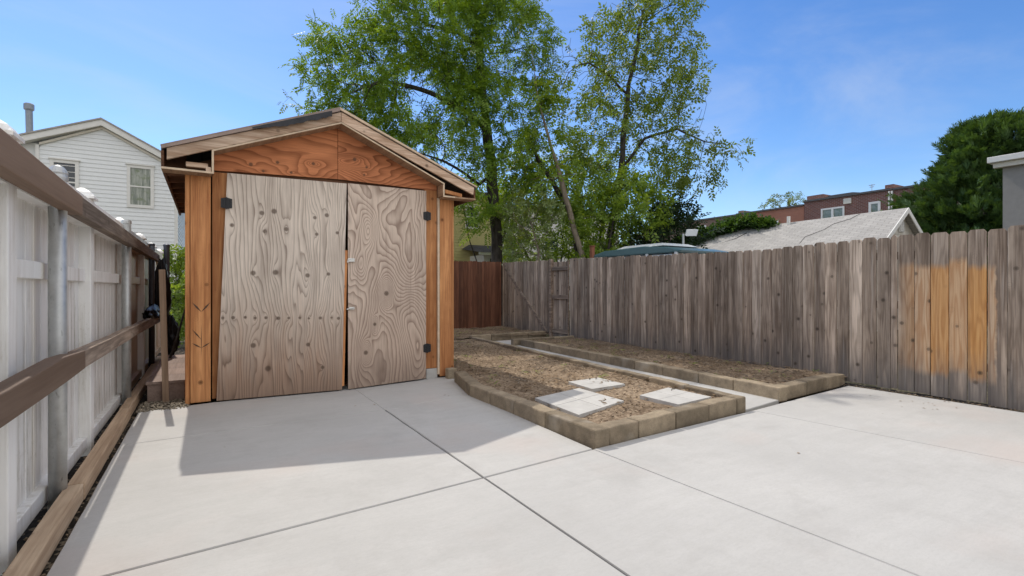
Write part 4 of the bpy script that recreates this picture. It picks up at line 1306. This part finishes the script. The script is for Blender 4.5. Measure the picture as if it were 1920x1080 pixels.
tree('bush', 'light green saplings behind the thick dark trunk', 'bush', (8.4, 15.6, -.06), [([(8.4, 15.6, -.1), (8.5, 15.6, 1.6), (8.8, 15.55, 2.8)], None), ([(8.4, 15.6, 1.0), (7.8, 15.5, 2.2), (7.5, 15.5, 3.0)], 'near')], S4, 30, M['mid'], 'simple', M['bark'], .06, 5, GS, step=.2, kill=.35, infl=1.8, depth=2)
tree('bush', 'broad bright green bush filling the gap behind both leaning trunks', 'bush', (11.4, 15.7, -.06), [([(11.4, 15.7, -.1), (11.4, 15.7, 1.6), (11.5, 15.6, 3)], None), ([(11.4, 15.7, .8), (10.4, 16.2, 2.2), (9.8, 16.5, 3.6)], 'near'), ([(11.4, 15.7, .8), (12.6, 15, 2.4), (12.8, 14.8, 4)], 'near')], S7, 18, M['mid'], 'simple', M['bark'], .09, 6.5, GS, step=.25, kill=.42, infl=2.2, depth=3, clump=.18)
tree('bush', 'sunlit yellow green hedge bush in the gap left of the shed', 'bush', (-.6, 14.6, -.06), [([(-.6, 14.6, -.1), (-.6, 14.6, .5), (-.62, 14.8, 1.3)], None)], HEDGE, 420, M['bright_leaf'], 'small', M['bark'], .03, 9.0, GS, step=.10, kill=.16, infl=1.2, depth=3, scale=1.25)
tree('far_tree', 'pale distant treetop peeking over the left shed roof slope', 'tree', (4.2, 25.4, -.06), [([(4.4, 25.4, -.1), (4.4, 25.4, 5), (4.3, 25.4, 8.6)], None)], S5, 22, M['far_leaf'], 'simple', M['bark'], .12, 1.5, GTREE, infl=3, step=.3, depth=2)
tree('far_tree', 'small light green treetop showing over the orange brick parapet', 'tree', (41, 24.5, -.06), [([(41, 24.5, -.1), (41, 24.5, 5), (41, 24.5, 8)], None)], S6, 14, M['far_leaf'], 'simple', M['bark'], .14, 2, GTREE, infl=3, depth=2, scale=1.5)

# dense cypress on the right
con = thing('cypress', (26.2, 7.7, -.06), 'dense dark green cypress filling the right edge beside the grey stucco house', 'tree', GTREE)
MB().tube([(26.2, 7.7, -.1), (26.2, 7.7, 3), (26.3, 7.6, 7.5)], [.35, .28, .05], 10).build('trunk', M['bark'], con, smooth=True)
def conif_r(z, a):
    t = (z - .3) / 7.6
    base_ = min(2.75, 2.75 - .40 * (z - 3.3)) * (1 if z < 7.0 else math.sqrt(max(0, 1 - ((z - 7.0) / .72) ** 2)))
    cr = max(0, .22 - abs(mnoise.noise(Vector((math.cos(a) * 2.6, math.sin(a) * 2.6, z * 1.15))))) / .22
    base_ *= 1 - .26 * cr
    q = Vector((math.cos(a) * 1.5, math.sin(a) * 1.5, z * .8))
    return base_ * (1 + .62 * mnoise.fractal(q * 1.3, .8, 2.1, 3))
org = []; drs = []
while len(org) < 15000:
    z = random.uniform(.4, 7.7)
    a = random.uniform(0, 2 * math.pi)
    r0 = conif_r(z, a)
    if random.uniform(0, 3.6) > r0 + .6: continue
    f_ = 1.03 - abs(random.gauss(0, .10)) + (random.uniform(0, .22) if random.random() < .22 else 0)
    x, y = 26.6 + math.cos(a) * r0 * f_, 7.5 + math.sin(a) * r0 * f_
    org.append((x, y, z)); drs.append((math.cos(a) * .8, math.sin(a) * .8, .75))
foliage('crown', org, drs, 'scale', M['conifer'], con, 1.4, -.1)

# ------------------------------------------------------------------ buildings
def siding_wall(mb, x0f, x1f, z0, z1, y, course, proud=.016, facing=-1):
    """lapped boards in the plane y, facing -Y"""
    z = z0
    while z < z1:
        zt = min(z + course, z1)
        a0, a1, b0, b1 = x0f(z), x1f(z), x0f(zt), x1f(zt)
        if b1 - b0 < .05: break
        yb = y + facing * proud
        mb.add([(a0, yb, z), (a1, yb, z), (b1, y, zt), (b0, y, zt), (a0, y + .02, z), (a1, y + .02, z)], [(0, 1, 2, 3), (0, 4, 5, 1)])
        z = zt

def siding_side(mb, y0, y1, z0, z1, x, course, proud=.016, facing=1):
    z = z0
    while z < z1:
        zt = min(z + course, z1)
        xb = x + facing * proud
        mb.add([(xb, y0, z), (xb, y1, z), (x, y1, zt), (x, y0, zt), (x - facing * .02, y0, z), (x - facing * .02, y1, z)], [(0, 1, 2, 3), (0, 4, 5, 1)])
        z = zt

def window_y(parent, x0, x1, z0, z1, y, kind, trim, tw=.09, panes=2):
    """window on a wall facing -Y"""
    mb = MB()
    f0, f1 = y - .045, y - .012
    mb.box(x0 - tw, x0, f0, f1, z0 - tw, z1 + tw); mb.box(x1, x1 + tw, f0, f1, z0 - tw, z1 + tw)
    mb.box(x0, x1, f0, f1, z1, z1 + tw); mb.box(x0, x1, f0, f1, z0 - tw, z0)
    mb.box(x0 - tw - .03, x1 + tw + .03, f0 - .03, f1 - .002, z1 + tw + .001, z1 + tw + .04)
    zm = (z0 + z1) / 2
    mb.box(x0, x1, f0 + .01, f1, zm - .022, zm + .022)
    w = mb.build('window', trim, parent)
    MB().add([(x0, y - .018, z0), (x1, y - .018, z0), (x1, y - .018, z1), (x0, y - .018, z1)], [(0, 1, 2, 3)]).build('pane', kind, w)
    return w

def mat_curtain():
    n = NT('curtained_glass')
    x, y, z = n.sep(n.world())
    f = n.noise(n.comb(n.m('MULTIPLY', x, 16), 0, n.m('MULTIPLY', z, 1.6)), 1, 4, .6)
    g_ = n.noise(n.world(), 6, 3, .6)
    c = n.mix(n.mr(f, .35, .65), (.09, .12, .09), (.40, .42, .36))
    c = n.mix(n.mr(g_, .5, .7), c, (.14, .18, .09))
    return n.done(c, .06, spec=.6)
M['curtain'] = mat_curtain()

# white clapboard house, left background
wh = thing('clapboard_house', (-2.8, 22, 0), 'white clapboard house with a gable end and two windows beyond the left fence', 'house')
ap = (-2.80, 6.30)
lz = lambda x: ap[1] - (ap[0] - x) * (6.30 - 5.42) / (4.265 - 2.80)
rz = lambda x: ap[1] - (x - ap[0]) * .545
mb = MB()
XR_ = -.87
def lx(z): return max(-4.265, ap[0] - max(0, (ap[1] - z)) / .60) if z > 5.4 else -4.265
def rx_(z): return min(XR_, ap[0] + max(0, ap[1] - z) / .545)
siding_wall(mb, lx, rx_, -.06, 6.28, 20.0, .128)
mb.build('wall', M['siding'], wh)
mb = MB(); siding_side(mb, 20.0, 28, -.06, 5.2, XR_, .128); mb.build('wall', M['siding'], wh)
MB().box(-6.5, -4.33, 20.12, 20.3, -.06, 5.52).build('flat_wall', M['siding'], wh)
MB().box(-4.335, -4.255, 19.955, 20.1, -.06, 5.45).build('corner_trim', M['white_trim'], wh)
MB().box(XR_ - .07, XR_ + .025, 19.955, 20.06, -.06, 5.22).build('corner_trim', M['white_trim'], wh)
def rake(mb, x0, z0, x1, z1, h0, h1, y0, y1):
    mb.hexa([(x0, y0, z0 + h0), (x1, y0, z1 + h0), (x1, y1, z1 + h0), (x0, y1, z0 + h0), (x0, y0, z0 + h1), (x1, y0, z1 + h1), (x1, y1, z1 + h1), (x0, y1, z0 + h1)])
mb = MB(); rake(mb, -4.95, 5.33, ap[0], 6.24, .0, .15, 19.80, 19.85); rake(mb, ap[0], 6.24, -.45, 4.99, .0, .15, 19.80, 19.85)
rf = MB(); rake(rf, -4.95, 5.33, ap[0], 6.24, .152, .20, 19.77, 28.2); rake(rf, ap[0], 6.24, -.45, 4.99, .152, .20, 19.77, 28.2)
roofw = rf.build('roof', M['grey_roof'], wh)
mb.build('rake_trim', M['white_trim'], wh)
mb = MB(); rake(mb, -4.95, 5.33, ap[0], 6.24, -.03, -.002, 19.80, 20.05); rake(mb, ap[0], 6.24, -.45, 4.99, -.03, -.002, 19.80, 20.05)
mb.build('soffit', M['white_trim'], wh)
mb = MB(); rake(mb, -4.25, 5.41, ap[0], 6.10, .03, .10, 19.93, 19.985); rake(mb, ap[0], 6.10, XR_, 5.05, .03, .10, 19.93, 19.985); mb.build('frieze', M['cream_trim'], wh)
MB().box(-6.5, -4.8, 19.95, 24, 5.53, 5.66).build('flat_roof', M['white_trim'], wh)
window_y(wh, -3.93, -3.44, 3.86, 4.98, 20.0, M['glass'], M['white_trim'])
wl = bpy.data.objects['window']
mb = MB()
for z_ in (4.15, 4.28, 4.55, 4.72, 4.9): mb.box(-3.93, -3.44, 19.972, 19.98, z_, z_ + .018)
mb.build('blind_slat', M['white_trim'], wl)
window_y(wh, -2.10, -1.58, 3.88, 5.04, 20.0, M['curtain'], M['white_trim'])
mb = MB(); mb.tube([(-4.53, 20.3, 5.45), (-4.55, 20.3, 6.55)], .085, 14).build('vent_pipe', M['vent'], roofw, smooth=False)
mb = MB(); mb.lathe((-4.55, 20.3, 6.50), [(.10, 0), (.125, .03), (.125, .17), (.10, .20)], 14); mb.build('vent_cap', M['vent'], roofw)

# yellow clapboard house behind the brown fence
yh = thing('clapboard_house', (9, 20, 0), 'yellow clapboard house behind the brown fence, left of the thick trunk', 'house')
mb = MB(); siding_wall(mb, lambda z: 6.4, lambda z: 11.4, -.06, 5.2, 20.0, .125); mb.build('wall', M['yellow'], yh)
MB().box(11.38, 11.5, 19.95, 26, -.06, 5.2).build('corner_trim', M['white_trim'], yh)
MB().box(6.4, 11.4, 20.025, 26, -.06, 5.15).build('wall', M['yellow'], yh)
MB().hexa([(6.1, 19.7, 5.2), (11.8, 19.7, 5.2), (11.8, 26, 5.2), (6.1, 26, 5.2), (6.1, 19.7, 5.4), (11.8, 19.7, 5.4), (11.8, 26, 5.4), (6.1, 26, 5.4)]).build('roof', M['dark_roof'], yh)
window_y(yh, 9.62, 10.1, 3.9, 4.75, 20.0, M['glass'], M['white_trim'])
po = MB().box(9.75, 11.3, 18.7, 19.98, -.06, 2.62).build('porch', M['pale_stucco'], yh)
MB().hexa([(9.35, 18.35, 2.70), (11.6, 18.35, 2.70), (11.6, 19.98, 2.92), (9.35, 19.98, 2.92), (9.7, 18.5, 2.82), (11.3, 18.5, 2.82), (11.3, 19.98, 3.12), (9.7, 19.98, 3.12)]).build('porch_roof', M['dark_roof'], yh)
MB().box(9.38, 11.58, 18.38, 18.42, 2.60, 2.70).build('fascia', M['white_trim'], yh)
MB().box(10.05, 10.15, 18.66, 18.70, 2.3, 2.47).build('porch_lamp', M['hinge'], yh)

# pale building glimpsed through the trees
ph = thing('pale_building', (14.5, 26, 0), 'pale plastered building glimpsed between the trunks', 'building')
MB().box(12.6, 22, 24, 30, -.06, 5.6).build('wall', M['pale_stucco'], ph)
MB().box(12.5, 22.1, 23.9, 30.1, 5.6, 5.8).build('roof', M['coping'], ph)
for x in (13.6, 16.4, 19.2):
    window_y(ph, x, x + .9, 2.6, 4.1, 23.998, M['glass'], M['white_trim'])

# grey roofed garage behind the right fence
gh = thing('garage', (18.8, 11.5, 0), 'low garage with a pale grey shingle roof and a white gable end', 'garage')
xr, zr = 18.80, 3.76
yF, yE = 7.44, 15.5
sl_ = .735
mb = MB(); siding_wall(mb, lambda z: max(xr - 1.55, xr - (zr - .08 - z) / sl_), lambda z: min(xr + 1.55, xr + (zr - .08 - z) / sl_), -.06, 3.66, yF + .22, .15)
mb.build('wall', M['cream_trim'], gh)
MB().box(xr - 1.5, xr + 1.5, yF + .245, yE, -.06, 2.5).build('wall', M['cream_trim'], gh)
mb = MB()
EZ = 2.38; EXL = xr - (zr - EZ) / sl_; EXR = xr + (zr - EZ) / sl_
hip = 1.6
def sub(a, b, c, d, nu=2):
    mb.add([a, b, c, d, tuple(np.array(a) - (0, 0, .05)), tuple(np.array(b) - (0, 0, .05)), tuple(np.array(c) - (0, 0, .05)), tuple(np.array(d) - (0, 0, .05))], [(0, 1, 2, 3), (7, 6, 5, 4), (0, 4, 5, 1), (1, 5, 6, 2), (2, 6, 7, 3), (3, 7, 4, 0)])
sub((EXL, yF, EZ), (xr, yF, zr), (xr, yE - hip, zr - .08), (EXL, yE + .4, EZ))
sub((xr, yF, zr), (EXR, yF, EZ), (EXR, yE + .4, EZ), (xr, yE - hip, zr - .08))
mb.add([(EXL, yE + .4, EZ - .005), (xr, yE - hip, zr - .085), (EXR, yE + .4, EZ - .005)], [(0, 1, 2)])
gr = mb.build('roof', M['grey_roof'], gh)
mb = MB(); rake(mb, EXL, EZ, xr, zr, -.16, -.0, yF - .03, yF - .002); rake(mb, xr, zr, EXR, EZ, -.16, -.0, yF - .03, yF - .002); mb.build('rake_trim', M['white_trim'], gh)
mb = MB(); mb.box(xr - .13, xr + .17, yF + .17, yF + .21, 3.02, 3.36)
for k in range(6):
    mb.box(xr - .10, xr + .14, yF + .15, yF + .168, 3.05 + k * .052, 3.075 + k * .052)
mb.build('louvre', M['white_trim'], gh)
MB().tube([(xr - .1, 11.2, zr - .15), (xr - .1, 11.2, zr + .17)], .06, 10).build('vent_pipe', M['white_trim'], gr)
def onroof(x, y): return zr - (xr - x) * sl_ - .08 * max(0, (y - yF)) / (yE - hip - yF)
def cable(name, pts, r_, label):
    o = MB().tube([(x, y, onroof(x, y) + .012 + k) for x, y, k in pts], r_, 6).build(name, M['wire'], loc=pts[0])
    tag(o, label, 'cable')
cable('cable', [(xr - .36, 12.75, .0), (xr - .66, 13.05, .0), (xr - .95, 13.8, .0), (xr - .9, 14.6, .02), (xr - .7, 15.1, .05)], .020, 'thick black cable drooping across the vine end of the grey roof')
cable('cable', [(xr - .03, 8.8, .0), (xr - .24, 8.98, 0), (xr - .42, 9.45, 0), (xr - .66, 9.6, 0), (xr - .97, 10.1, 0), (xr - 1.3, 10.1, 0)], .006, 'thin cable wandering down the sunny middle of the grey roof')
# vine over the far end of the garage roof
vine = thing('vine', (18.8, 16, 0), 'dark green vine growing over the far ridge of the grey garage roof', 'vine')
org = []; drs = []
for k in range(2200):
    t = random.random() ** .8
    if t < .5:
        y = lerp(11.9, 13.9, t / .5); x = xr + random.gauss(.05, .14); z = zr - .06 + random.gauss(.02, .08) + .12 * math.sin(y * 3)
    else:
        s_ = (t - .5) / .5
        y = lerp(13.9, 16.1, s_); x = lerp(xr, EXL + .3, s_) + random.gauss(.15, .18); z = lerp(zr - .02, EZ + .25, s_) + random.gauss(.02, .14)
    org.append((x, y, z)); drs.append((random.gauss(-.4, .6), random.gauss(-.4, .6), random.gauss(.5, .4)))
foliage('leaves', org, drs, 'small', M['vine_leaf'], vine, 1.7, .0)
MB().tube([(xr + .3, 16.2, -.05), (xr + .2, 15.9, 1.8), (xr + .1, 14.0, 3.66), (xr + .05, 12., 3.7)], [.04, .035, .025, .012], 6).build('stem', M['bark'], vine)

# brick row behind
GB = 'brick row houses'
def window_x(parent, y0, y1, z0, z1, x, pane, trim, mull=True, tw=.09):
    mb = MB(); f0, f1 = x - .06, x - .01
    mb.box(f0, f1, y0 - tw, y0, z0 - tw, z1 + tw); mb.box(f0, f1, y1, y1 + tw, z0 - tw, z1 + tw)
    mb.box(f0, f1, y0, y1, z1, z1 + tw); mb.box(f0, f1, y0, y1, z0 - tw, z0)
    if mull: mb.box(f0, f1, (y0 + y1) / 2 - .06, (y0 + y1) / 2 + .06, z0, z1)
    w = mb.build('window', trim, parent)
    MB().add([(x - .015, y0, z0), (x - .015, y1, z0), (x - .015, y1, z1), (x - .015, y0, z1)], [(0, 1, 2, 3)]).build('pane', pane, w)
def brick_house(y0, y1, zt, mat, label):
    h = thing('brick_house', (34, (y0 + y1) / 2, 0), label, 'house', GB)
    MB().box(31, 40, y0, y1, -.06, zt).build('wall', mat, h)
    MB().box(30.9, 40.1, y0, y1, zt, zt + .10).build('roof_coping', M['coping'], h)
    return h
h = brick_house(5.5, 12.90, 6.40, M['brick_dark'], 'dark red brick house at the right end of the row, partly behind the cypress')
window_x(h, 8, 9, 4.6, 5.8, 31, M['glass'], M['white_trim'])
h = brick_house(13.02, 17.6, 6.42, M['brick_dark'], 'dark red brick house with a double white window above the grey roof')
window_x(h, 15.40, 16.50, 4.9, 5.80, 31, M['curtain'], M['white_trim'])
window_x(h, 13.62, 13.95, 4.9, 5.80, 31, M['curtain'], M['white_trim'], False, .12)
MB().box(30.93, 30.995, 14.95, 15.35, 6.0, 6.30).build('wall_vent', M['cream_trim'], h)
MB().box(31.2, 33.5, 16.6, 17.55, 6.52, 6.80).build('chimney', M['brick_dark'], h)
MB().hexa([(31.6, 14.2, 6.52), (33, 14.2, 6.52), (33, 16.6, 6.52), (31.6, 16.6, 6.52), (31.6, 15.2, 6.72), (33, 15.2, 6.72), (33, 16.5, 6.72), (31.6, 16.5, 6.72)]).build('roof_hatch', M['coping'], h)
MB().box(31.1, 32.6, 12.95, 13.35, 6.52, 6.74).build('chimney', M['brick_dark'], h)
for y in (12.93, 13.06): MB().tube([(30.93, y + .02, .2), (30.93, y + .02, 6.36)], .05, 8).build('downpipe', M['white_trim'], h)
MB().tube([(31.6, 14.2, 6.5), (31.6, 14.2, 7.0)], .015, 5).box(31.58, 31.62, 14.05, 14.35, 6.93, 6.96).box(31.58, 31.62, 14.10, 14.30, 6.83, 6.86).build('antenna', M['galv'], h)
h = brick_house(17.62, 22.2, 6.22, M['brick_orange'], 'orange brick house in the middle of the row')
window_x(h, 19.3, 20.3, 4.6, 5.45, 31, M['glass'], M['white_trim'])
MB().tube([(30.93, 22.15, .2), (30.93, 22.15, 6.2)], .07, 8).build('downpipe', M['white_trim'], h)
MB().box(31.1, 32.2, 21.8, 22.15, 6.32, 6.5).build('chimney', M['brick_brown'], h)
h = brick_house(22.22, 31, 6.18, M['brick_brown'], 'brown brick house at the left end of the row behind the tree')
window_x(h, 24.75, 25.35, 4.7, 5.7, 31, M['glass'], M['white_trim'], False)

# grey stucco house, right edge
sh = thing('stucco_house', (18, 3, 0), 'grey stucco house with a white roof edge and window air conditioner at the right edge', 'house')
MB().box(16.03, 22, -3, 4.45, -.06, 4.18).build('wall', M['grey_stucco'], sh)
MB().box(15.78, 22.3, -3.3, 4.66, 4.185, 4.32).build('roof', M['white_trim'], sh, .01)
MB().box(15.88, 16.02, -3.2, 4.58, 4.07, 4.18).build('soffit', M['cream_trim'], sh)
mb = MB(); x = 16.03
wz0, wz1, wy0, wy1 = 3.45, 4.03, 3.05, 3.98
mb.box(x - .05, x - .003, wy0, wy1, wz1 - .05, wz1); mb.box(x - .05, x - .003, wy0, wy1, wz0, wz0 + .05); mb.box(x - .05, x - .003, wy1 - .06, wy1, wz0 + .05, wz1 - .05); mb.box(x - .05, x - .003, wy0, wy0 + .06, wz0 + .05, wz1 - .05)
w_ = mb.build('window', M['white_trim'], sh)
mb = MB()
for k in range(7): mb.box(x - .045, x - .005, wy0 + .06, wy1 - .06, wz0 + .06 + k * .066, wz0 + .085 + k * .066)
mb.build('louvre', M['white_trim'], w_)
MB().hexa([(x - .30, 3.2, 3.56), (x - .06, 3.2, 3.56), (x - .06, 3.75, 3.56), (x - .30, 3.75, 3.56), (x - .22, 3.2, 3.80), (x - .06, 3.2, 3.86), (x - .06, 3.75, 3.86), (x - .22, 3.75, 3.80)]).build('air_conditioner', M['white_trim'], sh, .01)

# ------------------------------------------------------------------ van, lamp, poles
van = thing('van', (10.7, 10, -.06), 'white van with a teal roof showing just above the grey fence', 'van')
def vprof(inset, z0, z1):
    return None
mb = MB()
prof = [(7.2, .35), (12.1, .35), (12.15, 1.2), (11.65, 2.12), (8.6, 2.10), (8.0, 1.35), (7.2, 1.15)]
mb.prism([(9.75, y, z) for y, z in prof], (1.75, 0, 0)); mb.build('body', M['van_white'], van, .05)
mb = MB()
prof = [(11.72, 2.13), (8.55, 2.11), (8.40, 2.16), (8.9, 2.27), (9.7, 2.33), (11.2, 2.30), (11.74, 2.20)]
mb.prism([(9.70, y, z) for y, z in prof], (1.85, 0, 0)); rf_ = mb.build('roof', M['teal'], van, .03)
MB().hexa([(9.95, 9.2, 2.335), (11.3, 9.2, 2.335), (11.3, 11.0, 2.335), (9.95, 11.0, 2.335), (10.1, 9.4, 2.42), (11.1, 9.4, 2.42), (11.1, 10.8, 2.42), (10.1, 10.8, 2.42)]).build('roof_hatch', M['van_white'], rf_, .02)
for ya, yb in ((8.55, 9.5), (9.6, 10.55), (10.65, 11.55)):
    MB().prism([(9.742, ya, 1.45), (9.742, yb, 1.45), (9.742, yb - .05, 2.02), (9.742, ya + .08, 2.02)], (.004, 0, 0)).build('side_window', M['glass'], van)
for y in (8.6, 9.55, 10.6, 11.62):
    MB().box(9.69, 9.74, y - .035, y + .035, 1.9, 2.125).build('roof_bracket', M['van_white'], van)
for y in (8.0, 11.2):
    for xx in (9.72, 11.28):
        a = MB().tube([(xx, y, .28), (xx + .24, y, .28)], .33, 20).build('wheel', M['rubber'], van)
        MB().tube([(xx - .01, y, .28), (xx + .25, y, .28)], .2, 16).build('rim', M['galv'], a)
fl = thing('flood_lamp', (11.07, 9.71, -.06), 'white square flood lamp on a short post behind the van', 'lamp')
fl.location = (11.7, 10.1, -.06); fl['_base'] = (11.7, 10.1, -.06)
MB().tube([(11.7, 10.1, -.06), (11.7, 10.1, 2.80)], .035, 10).build('post', M['galv'], fl)
hd = MB().hexa([(11.68, 9.98, 2.72), (11.90, 9.80, 2.72), (11.96, 9.90, 2.76), (11.74, 10.08, 2.76), (11.70, 9.93, 2.90), (11.92, 9.75, 2.90), (11.99, 9.87, 2.93), (11.77, 10.05, 2.93)]).build('lamp_head', M['lens'], fl, .01)
o = MB().tube([(9.99, 16.17, -.06), (9.99, 16.17, 3.65)], .05, 10).lathe((9.99, 16.17, 3.6), [(.06, 0), (.06, .05), (.03, .08)], 10).build('metal_pole', M['latch'], loc=(9.99, 16.17, -.06))
tag(o, 'thin pale metal pole standing right of the thick trunk', 'pole')
o = MB().box(9.63, 9.74, 11.65, 11.76, -.06, 2.46).box(9.615, 9.755, 11.635, 11.775, 2.461, 2.49).build('gate_pillar', M['orange_post'], loc=(9.68, 11.7, -.06), bevel=.01)
tag(o, 'rusty orange square post between the leaning trunk and the van', 'post')

# ------------------------------------------------------------------ camera, light, world
SKY_SAT, SKY_VAL, FILL_CLOUD = 1.26, 1.02, (7.5, 7.4, 7.4, 1)
cam = bpy.data.cameras.new('camera')
co = bpy.data.objects.new('camera', cam); COL.objects.link(co)
cam.sensor_width = 36; cam.lens = 18.0; cam.clip_end = 1500; cam.clip_start = .05
co.location = (0, 0, 1.25)
co.rotation_euler = (R(90), 0, R(-30.7))
scene.camera = co

d = Vector((.26, -2.235, -2.73))
sun = bpy.data.lights.new('sun', 'SUN'); so = bpy.data.objects.new('sun', sun); COL.objects.link(so)
sun.energy = 2.35; sun.angle = R(.5); sun.color = (1, .945, .86)
so.rotation_euler = d.to_track_quat('-Z', 'Y').to_euler()
so.location = (0, 20, 30)
w = bpy.data.worlds.new('World'); scene.world = w; w.use_nodes = True
nt = w.node_tree; nt.nodes.clear()
out = nt.nodes.new('ShaderNodeOutputWorld'); bg = nt.nodes.new('ShaderNodeBackground')
sky = nt.nodes.new('ShaderNodeTexSky'); sky.sky_type = 'NISHITA'; sky.sun_disc = False
sky.sun_elevation = math.asin(2.73 / d.length); sky.sun_rotation = math.atan2(-d.x, -d.y)
sky.air_density = 1.0; sky.dust_density = .3; sky.ozone_density = 2.5; sky.altitude = 200
hs = nt.nodes.new('ShaderNodeHueSaturation'); hs.inputs['Saturation'].default_value = SKY_SAT; hs.inputs['Value'].default_value = SKY_VAL; hs.inputs['Hue'].default_value = .508
nt.links.new(sky.outputs[0], hs.inputs['Color'])
tc = nt.nodes.new('ShaderNodeTexCoord')
def wn(t, **k):
    n = nt.nodes.new('ShaderNode' + t)
    for a, b in k.items(): n.inputs[a].default_value = b
    return n
def cloud(scale, rot, ns, lo, hi, top):
    mp = wn('Mapping', Scale=scale, Rotation=rot)
    nz = wn('TexNoise', Scale=ns, Detail=7, Roughness=.58, Distortion=.8)
    rm = wn('MapRange'); rm.interpolation_type = 'SMOOTHSTEP'
    for a, b in zip((1, 2, 3, 4), (lo, hi, 0, top)): rm.inputs[a].default_value = b
    nt.links.new(tc.outputs['Generated'], mp.inputs[0]); nt.links.new(mp.outputs[0], nz.inputs['Vector']); nt.links.new(nz.outputs[0], rm.inputs[0])
    return rm.outputs[0]
# thin cirrus everywhere, unseen bright cloud added behind camera and overhead as fill light
m1 = nt.nodes.new('ShaderNodeMixRGB'); m1.inputs[2].default_value = (4.2, 4.5, 5.0, 1)
nt.links.new(cloud((1.2, 2.6, 6.0), (.2, .3, .5), 1.1, .40, .80, .30), m1.inputs[0]); nt.links.new(hs.outputs[0], m1.inputs[1])
sp = nt.nodes.new('ShaderNodeSeparateXYZ'); nt.links.new(tc.outputs['Generated'], sp.inputs[0])
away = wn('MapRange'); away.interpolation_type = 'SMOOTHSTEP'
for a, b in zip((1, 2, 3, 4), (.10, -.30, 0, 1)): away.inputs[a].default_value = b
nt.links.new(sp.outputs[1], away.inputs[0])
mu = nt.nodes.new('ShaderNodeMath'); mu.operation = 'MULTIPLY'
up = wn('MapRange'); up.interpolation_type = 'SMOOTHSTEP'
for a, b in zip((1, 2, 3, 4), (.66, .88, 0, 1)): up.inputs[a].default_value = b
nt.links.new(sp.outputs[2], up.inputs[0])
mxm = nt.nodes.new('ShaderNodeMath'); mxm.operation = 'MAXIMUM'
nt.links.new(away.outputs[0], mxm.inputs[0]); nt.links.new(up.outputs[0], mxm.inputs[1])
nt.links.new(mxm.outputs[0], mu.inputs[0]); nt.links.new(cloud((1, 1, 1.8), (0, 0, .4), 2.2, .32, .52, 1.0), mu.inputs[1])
m2 = nt.nodes.new('ShaderNodeMixRGB'); m2.inputs[2].default_value = FILL_CLOUD
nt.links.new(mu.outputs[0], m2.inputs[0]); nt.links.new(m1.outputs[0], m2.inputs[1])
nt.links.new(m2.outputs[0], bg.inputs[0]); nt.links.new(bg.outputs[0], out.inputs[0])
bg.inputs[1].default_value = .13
vs_ = scene.view_settings
vs_.view_transform = 'Standard'; vs_.look = 'None'; vs_.gamma = 1; vs_.use_curve_mapping = False
vs_.exposure = .40
for o in bpy.data.objects:
    if '_base' in o: del o['_base']
